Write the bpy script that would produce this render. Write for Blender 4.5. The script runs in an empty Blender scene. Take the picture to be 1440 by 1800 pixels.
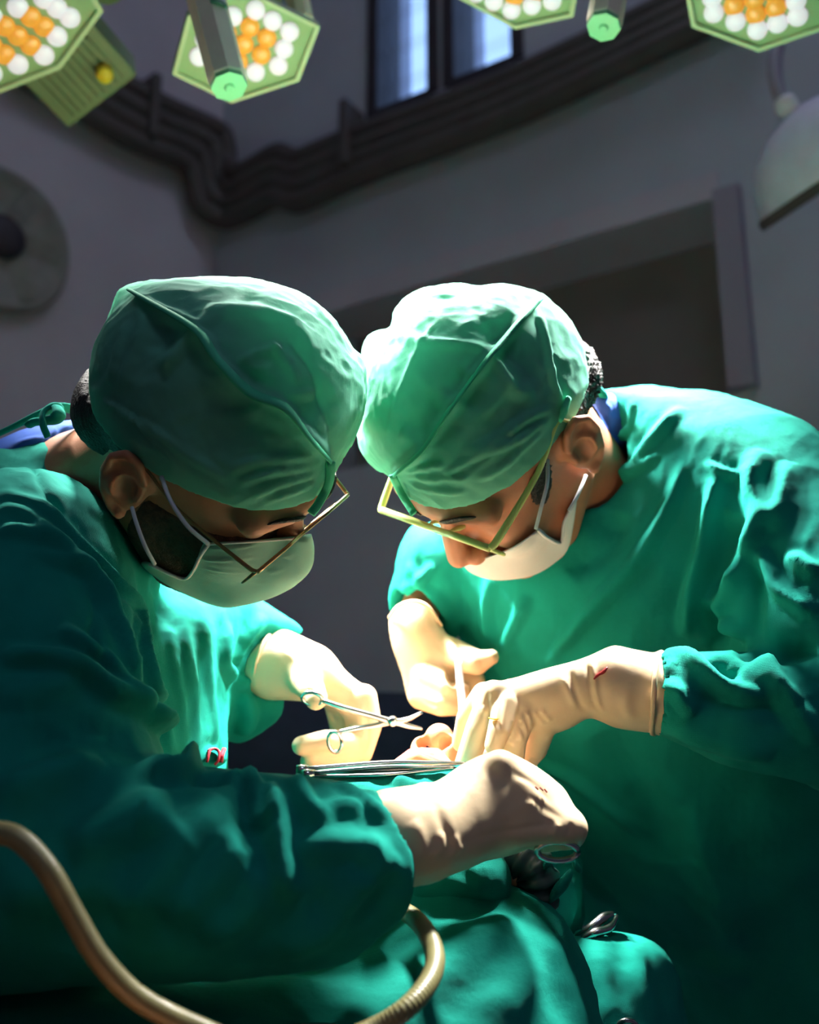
import bpy, math, random
import numpy as np
from mathutils import Vector, Matrix

random.seed(7); rng = np.random.default_rng(7)
S = bpy.context.scene
COL = S.collection
# ------------------------------------------------------------------ camera, world, exposure
FPX, PITCH = 1900.0, math.radians(15.0)
CAM = np.array([0.0, 0.0, 1.10])
AX_R = np.array([1.0, 0, 0])
AX_F = np.array([0, math.cos(PITCH), math.sin(PITCH)])
AX_U = np.array([0, -math.sin(PITCH), math.cos(PITCH)])
cd = bpy.data.cameras.new('camera')
cam = bpy.data.objects.new('camera', cd); COL.objects.link(cam)
cd.sensor_fit = 'HORIZONTAL'; cd.sensor_width = 36.0
cd.lens = 36.0 * FPX / 1440.0
cam.location = CAM; cam.rotation_euler = (math.pi / 2 + PITCH, 0, 0)
cd.clip_start = 0.02
cd.dof.use_dof = True; cd.dof.focus_distance = 0.84; cd.dof.aperture_fstop = 5.2
S.camera = cam
S.view_settings.view_transform = 'Standard'; S.view_settings.look = 'None'
S.view_settings.gamma = 1.0; S.view_settings.use_curve_mapping = False
S.view_settings.exposure = 0.0
w = bpy.data.worlds.new('sky'); S.world = w; w.use_nodes = True
bgn = w.node_tree.nodes['Background']
bgn.inputs[0].default_value = (0.30, 0.50, 0.95, 1); bgn.inputs[1].default_value = 2.0

def V(px, py, d):
    return np.array([(px - 720.0) / FPX * d, (900.0 - py) / FPX * d, d])
def toW(p):
    p = np.asarray(p, float)
    return CAM + p[..., 0:1] * AX_R + p[..., 1:2] * AX_U + p[..., 2:3] * AX_F
def fromW(q):
    q = np.asarray(q, float) - CAM
    return np.stack([q @ AX_R, q @ AX_U, q @ AX_F], -1)
def W(px, py, d):
    return toW(V(px, py, d))
FIELD = W(800, 1290, 0.93)

# lamps' own light: one spot in each pod of the operating lamps is made by pod() below
SPOT_POWER = 275.0

# ------------------------------------------------------------------ materials
def lin(c):
    return tuple((x / 255 / 12.92 if x / 255 <= .04045 else ((x / 255 + .055) / 1.055) ** 2.4) for x in c)
MATS = {}
def mat(name, rgb, rough=0.6, metal=0.0, noise=0.0, nscale=30.0, bump=0.0, bscale=600.0, weave=0.0, wscale=900.0,
        sss=0.0, sheen=0.0, emit=None, estr=0.0, alpha=1.0, trans=0.0, spec=0.5, rgb2=None, coat=0.0, translucent=0.0):
    m = bpy.data.materials.new(name); m.use_nodes = True
    nt = m.node_tree; b = nt.nodes['Principled BSDF']; L = nt.links
    c = lin(rgb)
    b.inputs['Base Color'].default_value = (*c, 1)
    b.inputs['Roughness'].default_value = rough; b.inputs['Metallic'].default_value = metal
    b.inputs['Specular IOR Level'].default_value = spec
    if sss:
        b.inputs['Subsurface Weight'].default_value = sss
        b.inputs['Subsurface Radius'].default_value = (0.012, 0.005, 0.003); b.inputs['Subsurface Scale'].default_value = 0.6
    if sheen:
        b.inputs['Sheen Weight'].default_value = sheen; b.inputs['Sheen Tint'].default_value = (*c, 1)
    if coat: b.inputs['Coat Weight'].default_value = coat
    if emit:
        b.inputs['Emission Color'].default_value = (*lin(emit), 1); b.inputs['Emission Strength'].default_value = estr
    b.inputs['Alpha'].default_value = alpha
    if trans: b.inputs['Transmission Weight'].default_value = trans
    tc = nt.nodes.new('ShaderNodeTexCoord')
    if noise or rgb2:
        n = nt.nodes.new('ShaderNodeTexNoise'); n.inputs['Scale'].default_value = nscale; n.inputs['Detail'].default_value = 5
        L.new(tc.outputs['Object'], n.inputs['Vector'])
        mx = nt.nodes.new('ShaderNodeMix'); mx.data_type = 'RGBA'
        c2 = lin(rgb2) if rgb2 else tuple(x * (1 - noise) for x in c)
        mx.inputs[6].default_value = (*c, 1); mx.inputs[7].default_value = (*c2, 1)
        rp = nt.nodes.new('ShaderNodeMapRange'); rp.inputs[1].default_value = .35; rp.inputs[2].default_value = .65
        L.new(n.outputs[0], rp.inputs[0]); L.new(rp.outputs[0], mx.inputs[0]); L.new(mx.outputs[2], b.inputs['Base Color'])
    last = None
    if bump:
        n = nt.nodes.new('ShaderNodeTexNoise'); n.inputs['Scale'].default_value = bscale; n.inputs['Detail'].default_value = 4
        L.new(tc.outputs['Object'], n.inputs['Vector'])
        bp = nt.nodes.new('ShaderNodeBump'); bp.inputs['Strength'].default_value = bump; bp.inputs['Distance'].default_value = 0.004
        L.new(n.outputs[0], bp.inputs['Height']); L.new(bp.outputs[0], b.inputs['Normal']); last = bp
    if weave:
        a = nt.nodes.new('ShaderNodeTexWave'); a.bands_direction = 'X'; a.inputs['Scale'].default_value = wscale; a.inputs['Distortion'].default_value = 1.5
        e = nt.nodes.new('ShaderNodeTexWave'); e.bands_direction = 'Z'; e.inputs['Scale'].default_value = wscale; e.inputs['Distortion'].default_value = 1.5
        L.new(tc.outputs['Object'], a.inputs['Vector']); L.new(tc.outputs['Object'], e.inputs['Vector'])
        ad = nt.nodes.new('ShaderNodeMath'); ad.operation = 'ADD'
        L.new(a.outputs[1], ad.inputs[0]); L.new(e.outputs[1], ad.inputs[1])
        bp = nt.nodes.new('ShaderNodeBump'); bp.inputs['Strength'].default_value = weave; bp.inputs['Distance'].default_value = 0.0006
        L.new(ad.outputs[0], bp.inputs['Height'])
        if last: L.new(last.outputs[0], bp.inputs['Normal'])
        L.new(bp.outputs[0], b.inputs['Normal'])
    if translucent:
        t = nt.nodes.new('ShaderNodeBsdfTranslucent'); t.inputs[0].default_value = (*c, 1)
        ms = nt.nodes.new('ShaderNodeMixShader'); ms.inputs[0].default_value = translucent
        L.new(b.outputs[0], ms.inputs[1]); L.new(t.outputs[0], ms.inputs[2])
        L.new(ms.outputs[0], nt.nodes['Material Output'].inputs[0])
    MATS[name] = m
    return m
M_GOWN = mat('gown_green', (16, 146, 130), .92, noise=.18, nscale=18, bump=.10, bscale=260, weave=.35, wscale=520, sheen=.25, spec=.15)
M_DRAPE = mat('drape_green', (14, 140, 124), .92, noise=.2, nscale=14, bump=.15, bscale=240, weave=.4, wscale=460, sheen=.25, spec=.15)
M_CAP = mat('cap_green', (112, 202, 174), .85, translucent=.3, noise=.12, nscale=40, bump=.12, bscale=180, weave=.25, wscale=620, spec=.25)
M_CAPSEAM = mat('cap_seam_green', (70, 196, 150), .8, noise=.1, bump=.1, spec=.3)
M_SKIN = mat('skin', (178, 120, 88), .5, noise=.18, nscale=25, bump=.08, bscale=700, sss=.15)
M_SKIN_P = mat('patient_skin', (214, 150, 112), .45, noise=.15, nscale=30, bump=.06, bscale=600, sss=.2)
M_LIP = mat('lip_skin', (190, 96, 92), .4, sss=.15)
M_HAIR = mat('hair', (22, 15, 13), .55, noise=.5, nscale=120, bump=.6, bscale=500)
M_BEARD = mat('beard', (88, 60, 46), .7, noise=.5, nscale=200, bump=.4, bscale=600)
M_GLOVE = mat('latex_glove', (224, 199, 162), .42, noise=.06, nscale=30, bump=.05, bscale=120, sss=.1, spec=.35)
M_MASK_L = mat('mask_mint', (160, 210, 192), .85, translucent=.3, noise=.08, weave=.2, wscale=500, spec=.2)
M_MASK_R = mat('mask_white', (216, 222, 220), .85, noise=.06, weave=.2, wscale=500, spec=.2)
M_LOOP = mat('ear_loop_white', (206, 214, 218), .8)
M_STEEL = mat('steel', (190, 192, 190), .22, metal=1.0)
M_GOLD = mat('glasses_metal', (150, 128, 92), .28, metal=1.0)
M_LIME = mat('glasses_lime', (182, 205, 120), .3, spec=.6, coat=.4)
M_LENSG = mat('spectacle_glass', (235, 240, 240), .03, alpha=.12, spec=.9, coat=1.0)
M_BLUE = mat('scrub_blue', (48, 104, 210), .85, noise=.15, weave=.3, sheen=.2)
M_RED = mat('red_thread', (196, 42, 62), .8)
M_BLOOD = mat('blood_red', (150, 24, 30), .5)
M_STAIN = mat('yellow_stain', (236, 196, 40), .5)
M_TUBE = mat('clear_tube', (134, 128, 84), .42, noise=.2, nscale=60, spec=.6, coat=.3)
M_POD = mat('lamp_green', (150, 176, 118), .45, noise=.08, spec=.4)
M_HOUSING = mat('lamp_housing_olive', (116, 126, 84), .5, noise=.1)
M_PODRIM = mat('lamp_rim', (196, 206, 156), .4, spec=.4)
M_HANDLE = mat('lamp_handle_beige', (242, 228, 200), .5, noise=.06, spec=.4)
M_HANDLE_END = mat('lamp_handle_end', (134, 190, 140), .4)
M_WLED = mat('white_led_lens', (232, 222, 232), .25, emit=(244, 232, 244), estr=.5)
M_OLED = mat('amber_led_lens', (240, 160, 60), .25, emit=(250, 160, 60), estr=.45)
M_SPARK = mat('led_die', (255, 240, 220), .3, emit=(255, 236, 214), estr=1.2)
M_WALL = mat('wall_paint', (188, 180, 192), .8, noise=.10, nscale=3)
M_WALLB = mat('wall_paint_grey', (180, 182, 194), .8, noise=.10, nscale=3)
M_CEIL = mat('ceiling_paint', (170, 168, 174), .85, noise=.1, nscale=3)
M_FLOOR = mat('floor_vinyl', (90, 96, 110), .5, noise=.2, nscale=6)
M_PIPE = mat('pipe_dark', (84, 76, 74), .6, noise=.2, nscale=10)
M_FRAME = mat('window_frame_dark', (52, 46, 54), .6, noise=.15, nscale=12)
M_GLASSW = mat('window_glass', (210, 225, 245), .1, alpha=.07, spec=.5)
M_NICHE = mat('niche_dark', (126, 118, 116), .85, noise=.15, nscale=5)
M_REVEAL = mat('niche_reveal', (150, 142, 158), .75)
M_FITTING = mat('fitting_dark', (138, 136, 132), .7, noise=.15)
M_DOME = mat('dome_lilac', (228, 226, 248), .5, noise=.08)
M_KNOB = mat('knob_white', (236, 228, 232), .4)
M_NAVY = mat('navy_cloth', (30, 42, 66), .9, noise=.2)
M_STICK = mat('sticker_white', (214, 216, 222), .5)
M_INK = mat('sticker_ink', (60, 66, 100), .5)
M_STICKG = mat('sticker_green', (20, 120, 66), .5)
M_DARKTUBE = mat('dark_tube', (60, 84, 80), .3, spec=.6, noise=.2)
M_VIN = mat('black_vinyl', (26, 28, 30), .5)

# ------------------------------------------------------------------ mesh helpers
def obj(name, verts, faces, m, parent=None, smooth=True, origin=None):
    """verts in WORLD coordinates"""
    o3 = np.array(parent['_o']) if parent is not None else (np.array(origin, float) if origin is not None else np.zeros(3))
    v = np.asarray(verts, float) - o3
    me = bpy.data.meshes.new(name)
    if isinstance(faces, np.ndarray):
        nf, k = faces.shape
        me.vertices.add(len(v)); me.vertices.foreach_set('co', v.astype(np.float32).ravel())
        me.loops.add(nf * k); me.loops.foreach_set('vertex_index', faces.astype(np.int32).ravel())
        me.polygons.add(nf); me.polygons.foreach_set('loop_start', np.arange(0, nf * k, k, dtype=np.int32))
        me.update(calc_edges=True); me.validate()
    else:
        me.from_pydata([tuple(x) for x in v], [], [tuple(f) for f in faces]); me.update()
    if smooth: me.polygons.foreach_set('use_smooth', [True] * len(me.polygons))
    if m: me.materials.append(m)
    ob = bpy.data.objects.new(name, me); COL.objects.link(ob)
    if parent is not None:
        ob.parent = parent
        base = np.array(parent['_o'])
        ob['_o'] = list(base)
    else:
        ob.location = o3; ob['_o'] = list(o3)
    return ob
def thing(name, label, cat, loc, group=None):
    o = bpy.data.objects.new(name, None); COL.objects.link(o); o.location = loc
    o['_o'] = [float(x) for x in loc]; o['label'] = label; o['category'] = cat
    if group: o['group'] = group
    o.empty_display_size = .05
    return o
def tag(o, label, cat, group=None):
    o['label'] = label; o['category'] = cat
    if group: o['group'] = group
    return o
def struct(o):
    o['kind'] = 'structure'; return o
def catmull(P, n=8):
    P = np.asarray(P, float); out = []
    Q = np.vstack([2 * P[0] - P[1], P, 2 * P[-1] - P[-2]])
    for i in range(len(P) - 1):
        p0, p1, p2, p3 = Q[i:i + 4]
        for t in np.linspace(0, 1, n, endpoint=False):
            out.append(.5 * ((2 * p1) + (-p0 + p2) * t + (2 * p0 - 5 * p1 + 4 * p2 - p3) * t * t + (-p0 + 3 * p1 - 3 * p2 + p3) * t ** 3))
    out.append(P[-1]); return np.array(out)
def tube_mesh(P, r, sides=10, flat=1.0, up=None, caps=True):
    P = np.asarray(P, float); n = len(P)
    r = np.full(n, r) if np.isscalar(r) else np.interp(np.linspace(0, 1, n), np.linspace(0, 1, len(r)), r)
    T = np.gradient(P, axis=0); T /= np.linalg.norm(T, axis=1)[:, None] + 1e-12
    N = np.cross(T[0], [0, 0, 1.0] if up is None else up)
    if np.linalg.norm(N) < 1e-3: N = np.cross(T[0], [0, 1.0, 0])
    vs = []
    for i in range(n):
        N = N - T[i] * (N @ T[i]); N /= np.linalg.norm(N) + 1e-12
        B = np.cross(T[i], N)
        for k in range(sides):
            a = 2 * math.pi * k / sides
            vs.append(P[i] + r[i] * (math.cos(a) * N + flat * math.sin(a) * B))
    fs = []
    for i in range(n - 1):
        for k in range(sides):
            k2 = (k + 1) % sides
            fs.append((i * sides + k, i * sides + k2, (i + 1) * sides + k2, (i + 1) * sides + k))
    if caps:
        fs.append(tuple(range(sides))[::-1]); fs.append(tuple((n - 1) * sides + k for k in range(sides)))
    return vs, fs
def join(*parts):
    vs, fs = [], []
    for v, f in parts:
        o = len(vs); vs += [tuple(x) for x in v]; fs += [tuple(i + o for i in g) for g in f]
    return vs, fs
def tube(name, P, r, m, parent=None, sides=10, flat=1.0, n=8, up=None, origin=None):
    v, f = tube_mesh(catmull(P, n) if n > 1 else P, r, sides, flat, up)
    return obj(name, v, f, m, parent, True, origin)
def box_mesh(c, ax, half):
    c = np.asarray(c, float); A = [np.asarray(a, float) for a in ax]
    v = [c + sx * half[0] * A[0] + sy * half[1] * A[1] + sz * half[2] * A[2] for sx in (-1, 1) for sy in (-1, 1) for sz in (-1, 1)]
    f = [(0, 1, 3, 2), (4, 6, 7, 5), (0, 4, 5, 1), (2, 3, 7, 6), (0, 2, 6, 4), (1, 5, 7, 3)]
    return v, f
def bevel(o, w, seg=2):
    b = o.modifiers.new('bevel', 'BEVEL'); b.width = w; b.segments = seg; b.limit_method = 'ANGLE'
    return o
def lathe_mesh(c, axis, prof, sides=24):
    axis = np.asarray(axis, float); axis /= np.linalg.norm(axis)
    a = np.cross(axis, [0, 0, 1.0])
    if np.linalg.norm(a) < 1e-3: a = np.cross(axis, [1.0, 0, 0])
    a /= np.linalg.norm(a); b = np.cross(axis, a); vs, fs = [], []
    for (r, h) in prof:
        for k in range(sides):
            t = 2 * math.pi * k / sides
            vs.append(np.asarray(c) + axis * h + r * (math.cos(t) * a + math.sin(t) * b))
    for i in range(len(prof) - 1):
        for k in range(sides):
            k2 = (k + 1) % sides
            fs.append((i * sides + k, i * sides + k2, (i + 1) * sides + k2, (i + 1) * sides + k))
    fs.append(tuple(range(sides))[::-1]); fs.append(tuple((len(prof) - 1) * sides + k for k in range(sides)))
    return vs, fs

# ------------------------------------------------------------------ implicit sculpting (camera-aligned metres: x right, y up, z away)
def smin(a, b, k):
    if k <= 0: return np.minimum(a, b)
    h = np.clip(.5 + .5 * (b - a) / k, 0, 1)
    return b + (a - b) * h - k * h * (1 - h)
class Op: pass
def ell(c, r, ax=None, k=.01, cut=False):
    c = np.asarray(c, float); r = np.asarray(r, float); A = None if ax is None else np.asarray(ax, float)
    o = Op(); o.k = k; o.cut = cut
    if A is None: ext = r
    else: ext = np.sqrt(((A * r[:, None]) ** 2).sum(0))
    o.lo, o.hi = c - ext, c + ext
    def fn(x, y, z):
        d = (x - c[0], y - c[1], z - c[2])
        if A is not None: d = [A[i, 0] * d[0] + A[i, 1] * d[1] + A[i, 2] * d[2] for i in range(3)]
        k0 = np.sqrt(sum((d[i] / r[i]) ** 2 for i in range(3))); k1 = np.sqrt(sum((d[i] / r[i] ** 2) ** 2 for i in range(3))) + 1e-9
        return k0 * (k0 - 1) / k1
    o.fn = fn; return o
def path(pts, rad, k=.008, cut=False):
    P = [np.asarray(p, float) for p in pts]
    R = [rad] * len(P) if np.isscalar(rad) else list(rad)
    o = Op(); o.k = k; o.cut = cut
    o.lo = np.min([p - r for p, r in zip(P, R)], 0); o.hi = np.max([p + r for p, r in zip(P, R)], 0)
    def fn(x, y, z):
        best = None
        for a, b, ra, rb in zip(P[:-1], P[1:], R[:-1], R[1:]):
            ba = b - a; dx, dy, dz = x - a[0], y - a[1], z - a[2]
            h = np.clip((dx * ba[0] + dy * ba[1] + dz * ba[2]) / (ba @ ba + 1e-12), 0, 1)
            d = np.sqrt((dx - ba[0] * h) ** 2 + (dy - ba[1] * h) ** 2 + (dz - ba[2] * h) ** 2) - (ra + (rb - ra) * h)
            best = d if best is None else np.minimum(best, d)
        return best
    o.fn = fn; return o
def poly_inside(px, py, poly):
    ins = np.zeros(px.shape, bool); n = len(poly)
    for i in range(n):
        x1, y1 = poly[i]; x2, y2 = poly[(i + 1) % n]
        c = ((y1 > py) != (y2 > py)) & (px < (x2 - x1) * (py - y1) / ((y2 - y1) + 1e-12) + x1)
        ins ^= c
    return ins
def poly_dist(px, py, poly):
    best = np.full(px.shape, 1e9); n = len(poly)
    for i in range(n):
        x1, y1 = poly[i]; x2, y2 = poly[(i + 1) % n]
        bx, by = x2 - x1, y2 - y1
        h = np.clip(((px - x1) * bx + (py - y1) * by) / (bx * bx + by * by + 1e-9), 0, 1)
        best = np.minimum(best, (px - x1 - bx * h) ** 2 + (py - y1 - by * h) ** 2)
    return np.sqrt(best)
def smooth_poly(poly, n=5):
    P = np.asarray(poly, float); Q = np.vstack([P[-1], P, P[0], P[1]]); out = []
    for i in range(len(P)):
        p0, p1, p2, p3 = Q[i:i + 4]
        for t in np.linspace(0, 1, n, endpoint=False):
            out.append(.5 * ((2 * p1) + (-p0 + p2) * t + (2 * p0 - 5 * p1 + 4 * p2 - p3) * t * t + (-p0 + 3 * p1 - 3 * p2 + p3) * t ** 3))
    return np.array(out)
def inflate(poly, zc, Tn, Tf, k=.015, smooth=True, power=1.0, step=None):
    """a rounded solid whose outline at depth zc is poly; zc = (z0, gx, gy, cx, cy) tilts its mid surface"""
    P = smooth_poly(poly) if smooth else np.asarray(poly, float)
    lo2, hi2 = P.min(0), P.max(0); size = (hi2 - lo2).max()
    st = step or max(2.0, size / 130)
    xs = np.arange(lo2[0] - 8 * st, hi2[0] + 8 * st, st); ys = np.arange(lo2[1] - 8 * st, hi2[1] + 8 * st, st)
    gx, gy = np.meshgrid(xs, ys, indexing='ij')
    ins = poly_inside(gx, gy, P); dist = poly_dist(gx, gy, P)
    phi = np.where(ins, np.minimum(dist, 40), 0.0)
    for it in range(1400):                      # Poisson inflation
        nb = .25 * (np.roll(phi, 1, 0) + np.roll(phi, -1, 0) + np.roll(phi, 1, 1) + np.roll(phi, -1, 1))
        phi = np.where(ins, phi + 1.0 * (nb + .25 * st * st - phi), 0.0)
    pm = phi.max(); ph = (phi / pm) ** power
    sc = np.sqrt(pm)
    ph = np.where(ins, ph, -2.0 * dist / sc / 1.4)
    zz = zc if isinstance(zc, (tuple, list)) else (zc, 0, 0, 0, 0)
    T = max(Tn, Tf); o = Op(); o.k = k; o.cut = False
    zlist = [zz[0] + zz[1] * (x - zz[3]) + zz[2] * (y - zz[4]) for x in (lo2[0], hi2[0]) for y in (lo2[1], hi2[1])]
    zmin, zmax = min(zlist) - Tn, max(zlist) + Tf
    cs = np.array([V(x, y, z) for x in (lo2[0], hi2[0]) for y in (lo2[1], hi2[1]) for z in (zmin, zmax)])
    o.lo, o.hi = cs.min(0), cs.max(0)
    def fn(x, y, z):
        x, y, z = np.broadcast_arrays(x, y, z)
        qx = x / z * FPX + 720; qy = 900 - y / z * FPX
        u = np.clip((qx - xs[0]) / st, 0, len(xs) - 1.001); v = np.clip((qy - ys[0]) / st, 0, len(ys) - 1.001)
        i = u.astype(np.int32); j = v.astype(np.int32); u = u - i; v = v - j
        p = (ph[i, j] * (1 - u) + ph[i + 1, j] * u) * (1 - v) + (ph[i, j + 1] * (1 - u) + ph[i + 1, j + 1] * u) * v
        dz = z - (zz[0] + zz[1] * (qx - zz[3]) + zz[2] * (qy - zz[4]))
        q = np.where(dz < 0, dz / Tn, dz / Tf)
        return (q * q - p) * min(Tn, Tf) * .5
    o.fn = fn; return o
def halfspace(point, normal, k=.003):
    """cuts away what lies on the side the normal points to"""
    o = Op(); o.k = k; o.cut = True; o.lo = np.full(3, -9.0); o.hi = np.full(3, 9.0)
    p = np.asarray(point, float); n = np.asarray(normal, float); n = n / np.linalg.norm(n)
    o.fn = lambda x, y, z: -((x - p[0]) * n[0] + (y - p[1]) * n[1] + (z - p[2]) * n[2])
    return o
def keep_poly(poly, d, smooth=True):
    """keeps only what projects into the outline"""
    P = smooth_poly(poly) if smooth else np.asarray(poly, float)
    o = Op(); o.k = .001; o.cut = True; o.lo = np.full(3, -9.0); o.hi = np.full(3, 9.0)
    lo2, hi2 = P.min(0) - 60, P.max(0) + 60; st = 2.0
    xs = np.arange(lo2[0], hi2[0], st); ys = np.arange(lo2[1], hi2[1], st); gx, gy = np.meshgrid(xs, ys, indexing='ij')
    sd = poly_dist(gx, gy, P) * np.where(poly_inside(gx, gy, P), -1, 1) * d / FPX
    def fn(x, y, z):
        x, y, z = np.broadcast_arrays(x, y, z)
        u = np.clip((x / z * FPX + 720 - lo2[0]) / st, 0, len(xs) - 1.001); v = np.clip((900 - y / z * FPX - lo2[1]) / st, 0, len(ys) - 1.001)
        i = u.astype(np.int32); j = v.astype(np.int32); u = u - i; v = v - j
        return -((sd[i, j] * (1 - u) + sd[i + 1, j] * u) * (1 - v) + (sd[i, j + 1] * (1 - u) + sd[i + 1, j + 1] * u) * v)
    o.fn = fn; return o
def offset(op, r):
    o = Op(); o.k = op.k; o.cut = op.cut; o.lo = op.lo - abs(r); o.hi = op.hi + abs(r)
    o.fn = lambda x, y, z: op.fn(x, y, z) - r
    return o
def group_op(ops, r=0.0, k=.01, cut=False):
    o = Op(); o.k = k; o.cut = cut
    add = [p for p in ops if not p.cut]
    o.lo = np.min([p.lo for p in add], 0) - abs(r); o.hi = np.max([p.hi for p in add], 0) + abs(r)
    def fn(x, y, z):
        F = None
        for p in ops:
            f = p.fn(x, y, z)
            if F is None: F = f
            elif p.cut: F = -smin(-F, f, p.k)
            else: F = smin(F, f, p.k)
        return F - r
    o.fn = fn; return o
def axis_grid(lo, hi, h, fine=None, coarse=None):
    if fine is None: return np.arange(lo, hi + h, h)
    f0, f1 = max(lo, fine[0]), min(hi, fine[1]); out = []
    if f1 <= f0: return np.arange(lo, hi + coarse, coarse)
    a = f0; left = []; s = h
    while a > lo: s = min(s * 1.25, coarse); a -= s; left.append(a)
    mid = list(np.arange(f0, f1, h)); a = mid[-1]; right = []; s = h
    while a < hi: s = min(s * 1.25, coarse); a += s; right.append(a)
    return np.array(left[::-1] + mid + right)
def sculpt(ops, h, fine=None, coarse=None):
    """ops -> (verts in camera metres, quads).  fine = ((x0,x1),(y0,y1),(z0,z1)) keeps voxel h there"""
    add = [o for o in ops if not o.cut]
    lo = np.min([o.lo for o in add], 0) - 3 * h; hi = np.max([o.hi for o in add], 0) + 3 * h
    if coarse: lo -= coarse * 2; hi += coarse * 2
    G = [axis_grid(lo[i], hi[i], h, fine[i] if fine else None, coarse) for i in range(3)]
    F = np.full([len(g) for g in G], 1.0, np.float32)
    for o in ops:
        m = o.k + 3 * (coarse or h) + .004
        sl = tuple(slice(max(0, np.searchsorted(G[i], o.lo[i] - m) - 1), np.searchsorted(G[i], o.hi[i] + m) + 1) for i in range(3))
        x = G[0][sl[0]].astype(np.float32)[:, None, None]; y = G[1][sl[1]].astype(np.float32)[None, :, None]; z = G[2][sl[2]].astype(np.float32)[None, None, :]
        f = o.fn(x, y, z).astype(np.float32)
        sub = F[sl]
        if o.cut: F[sl] = -smin(-sub, f, o.k)
        else: F[sl] = np.where(sub > .9, f, smin(sub, f, o.k))
    return surfnet(F, *G)
def surfnet(F, xs, ys, zs):
    F[0] = F[-1] = 1; F[:, 0] = F[:, -1] = 1; F[:, :, 0] = F[:, :, -1] = 1
    ins = F < 0
    cnt = np.zeros([s - 1 for s in F.shape], np.int8)
    for a in (0, 1):
        for b in (0, 1):
            for c in (0, 1):
                cnt += ins[a:a + cnt.shape[0], b:b + cnt.shape[1], c:c + cnt.shape[2]]
    I, J, K = np.nonzero((cnt > 0) & (cnt < 8))
    idx = np.full(cnt.shape, -1, np.int32); idx[I, J, K] = np.arange(len(I))
    acc = np.zeros((len(I), 3)); num = np.zeros(len(I))
    G = (xs, ys, zs)
    for ax in range(3):
        o1, o2 = [i for i in range(3) if i != ax]
        for u in (0, 1):
            for v in (0, 1):
                d0 = [0, 0, 0]; d0[o1] = u; d0[o2] = v; d1 = list(d0); d1[ax] = 1
                i0 = (I + d0[0], J + d0[1], K + d0[2]); i1 = (I + d1[0], J + d1[1], K + d1[2])
                f0, f1 = F[i0], F[i1]; mk = (f0 < 0) != (f1 < 0)
                t = np.where(mk, f0 / np.where(mk, f0 - f1, 1), 0)
                p = np.stack([G[q][i0[q]] + (G[q][i1[q]] - G[q][i0[q]]) * t for q in range(3)], 1)
                acc += p * mk[:, None]; num += mk
    verts = acc / num[:, None]
    quads = []
    for ax in range(3):
        o1, o2 = [(1, 2), (2, 0), (0, 1)][ax]
        a = np.take(ins, range(0, ins.shape[ax] - 1), ax); b = np.take(ins, range(1, ins.shape[ax]), ax)
        e = np.array(np.nonzero(a != b)).T
        flip = a[tuple(e.T)]
        def cell(d1, d2):
            q = e.copy(); q[:, o1] -= d1; q[:, o2] -= d2
            return idx[tuple(q.T)]
        q = np.stack([cell(1, 1), cell(0, 1), cell(0, 0), cell(1, 0)], 1)
        q[~flip] = q[~flip][:, ::-1]
        quads.append(q)
    return verts, np.vstack(quads)
def smooth_mesh(v, q, n=1, lam=.5):
    for _ in range(n):
        s = np.zeros_like(v); c = np.zeros(len(v))
        for a, b in ((0, 1), (1, 2), (2, 3), (3, 0)):
            for i, j in ((a, b), (b, a)):
                for d in range(3): s[:, d] += np.bincount(q[:, i], v[q[:, j], d], len(v))
                c += np.bincount(q[:, i], minlength=len(v))
        v = v + lam * (s / np.maximum(c, 1)[:, None] - v)
    return v
def vnormals(v, q):
    n = np.cross(v[q[:, 2]] - v[q[:, 0]], v[q[:, 3]] - v[q[:, 1]])
    out = np.zeros_like(v)
    for i in range(4):
        for d in range(3): out[:, d] += np.bincount(q[:, i], n[:, d], len(v))
    return out / (np.linalg.norm(out, axis=1)[:, None] + 1e-12)
def outward(v, q):
    # signed volume about the centre
    c = v.mean(0); a, b, d = v[q[:, 0]] - c, v[q[:, 1]] - c, v[q[:, 2]] - c
    return (np.cross(a, b) * d).sum() > 0
def vnoise(p, seed=0):
    """smooth pseudo noise in -1..1 from a few rotated sines"""
    r = np.random.default_rng(seed); out = 0
    for i in range(6):
        d = r.normal(size=3); d /= np.linalg.norm(d)
        out = out + np.sin(p @ d * (1 + .35 * i) * 6.28 + r.uniform(0, 6.28) + 1.3 * np.sin(p @ r.normal(size=3) * 3))
    return out / 6
def ridged(p, seed):
    return 1 - 2.2 * np.abs(vnoise(p, seed))
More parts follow.
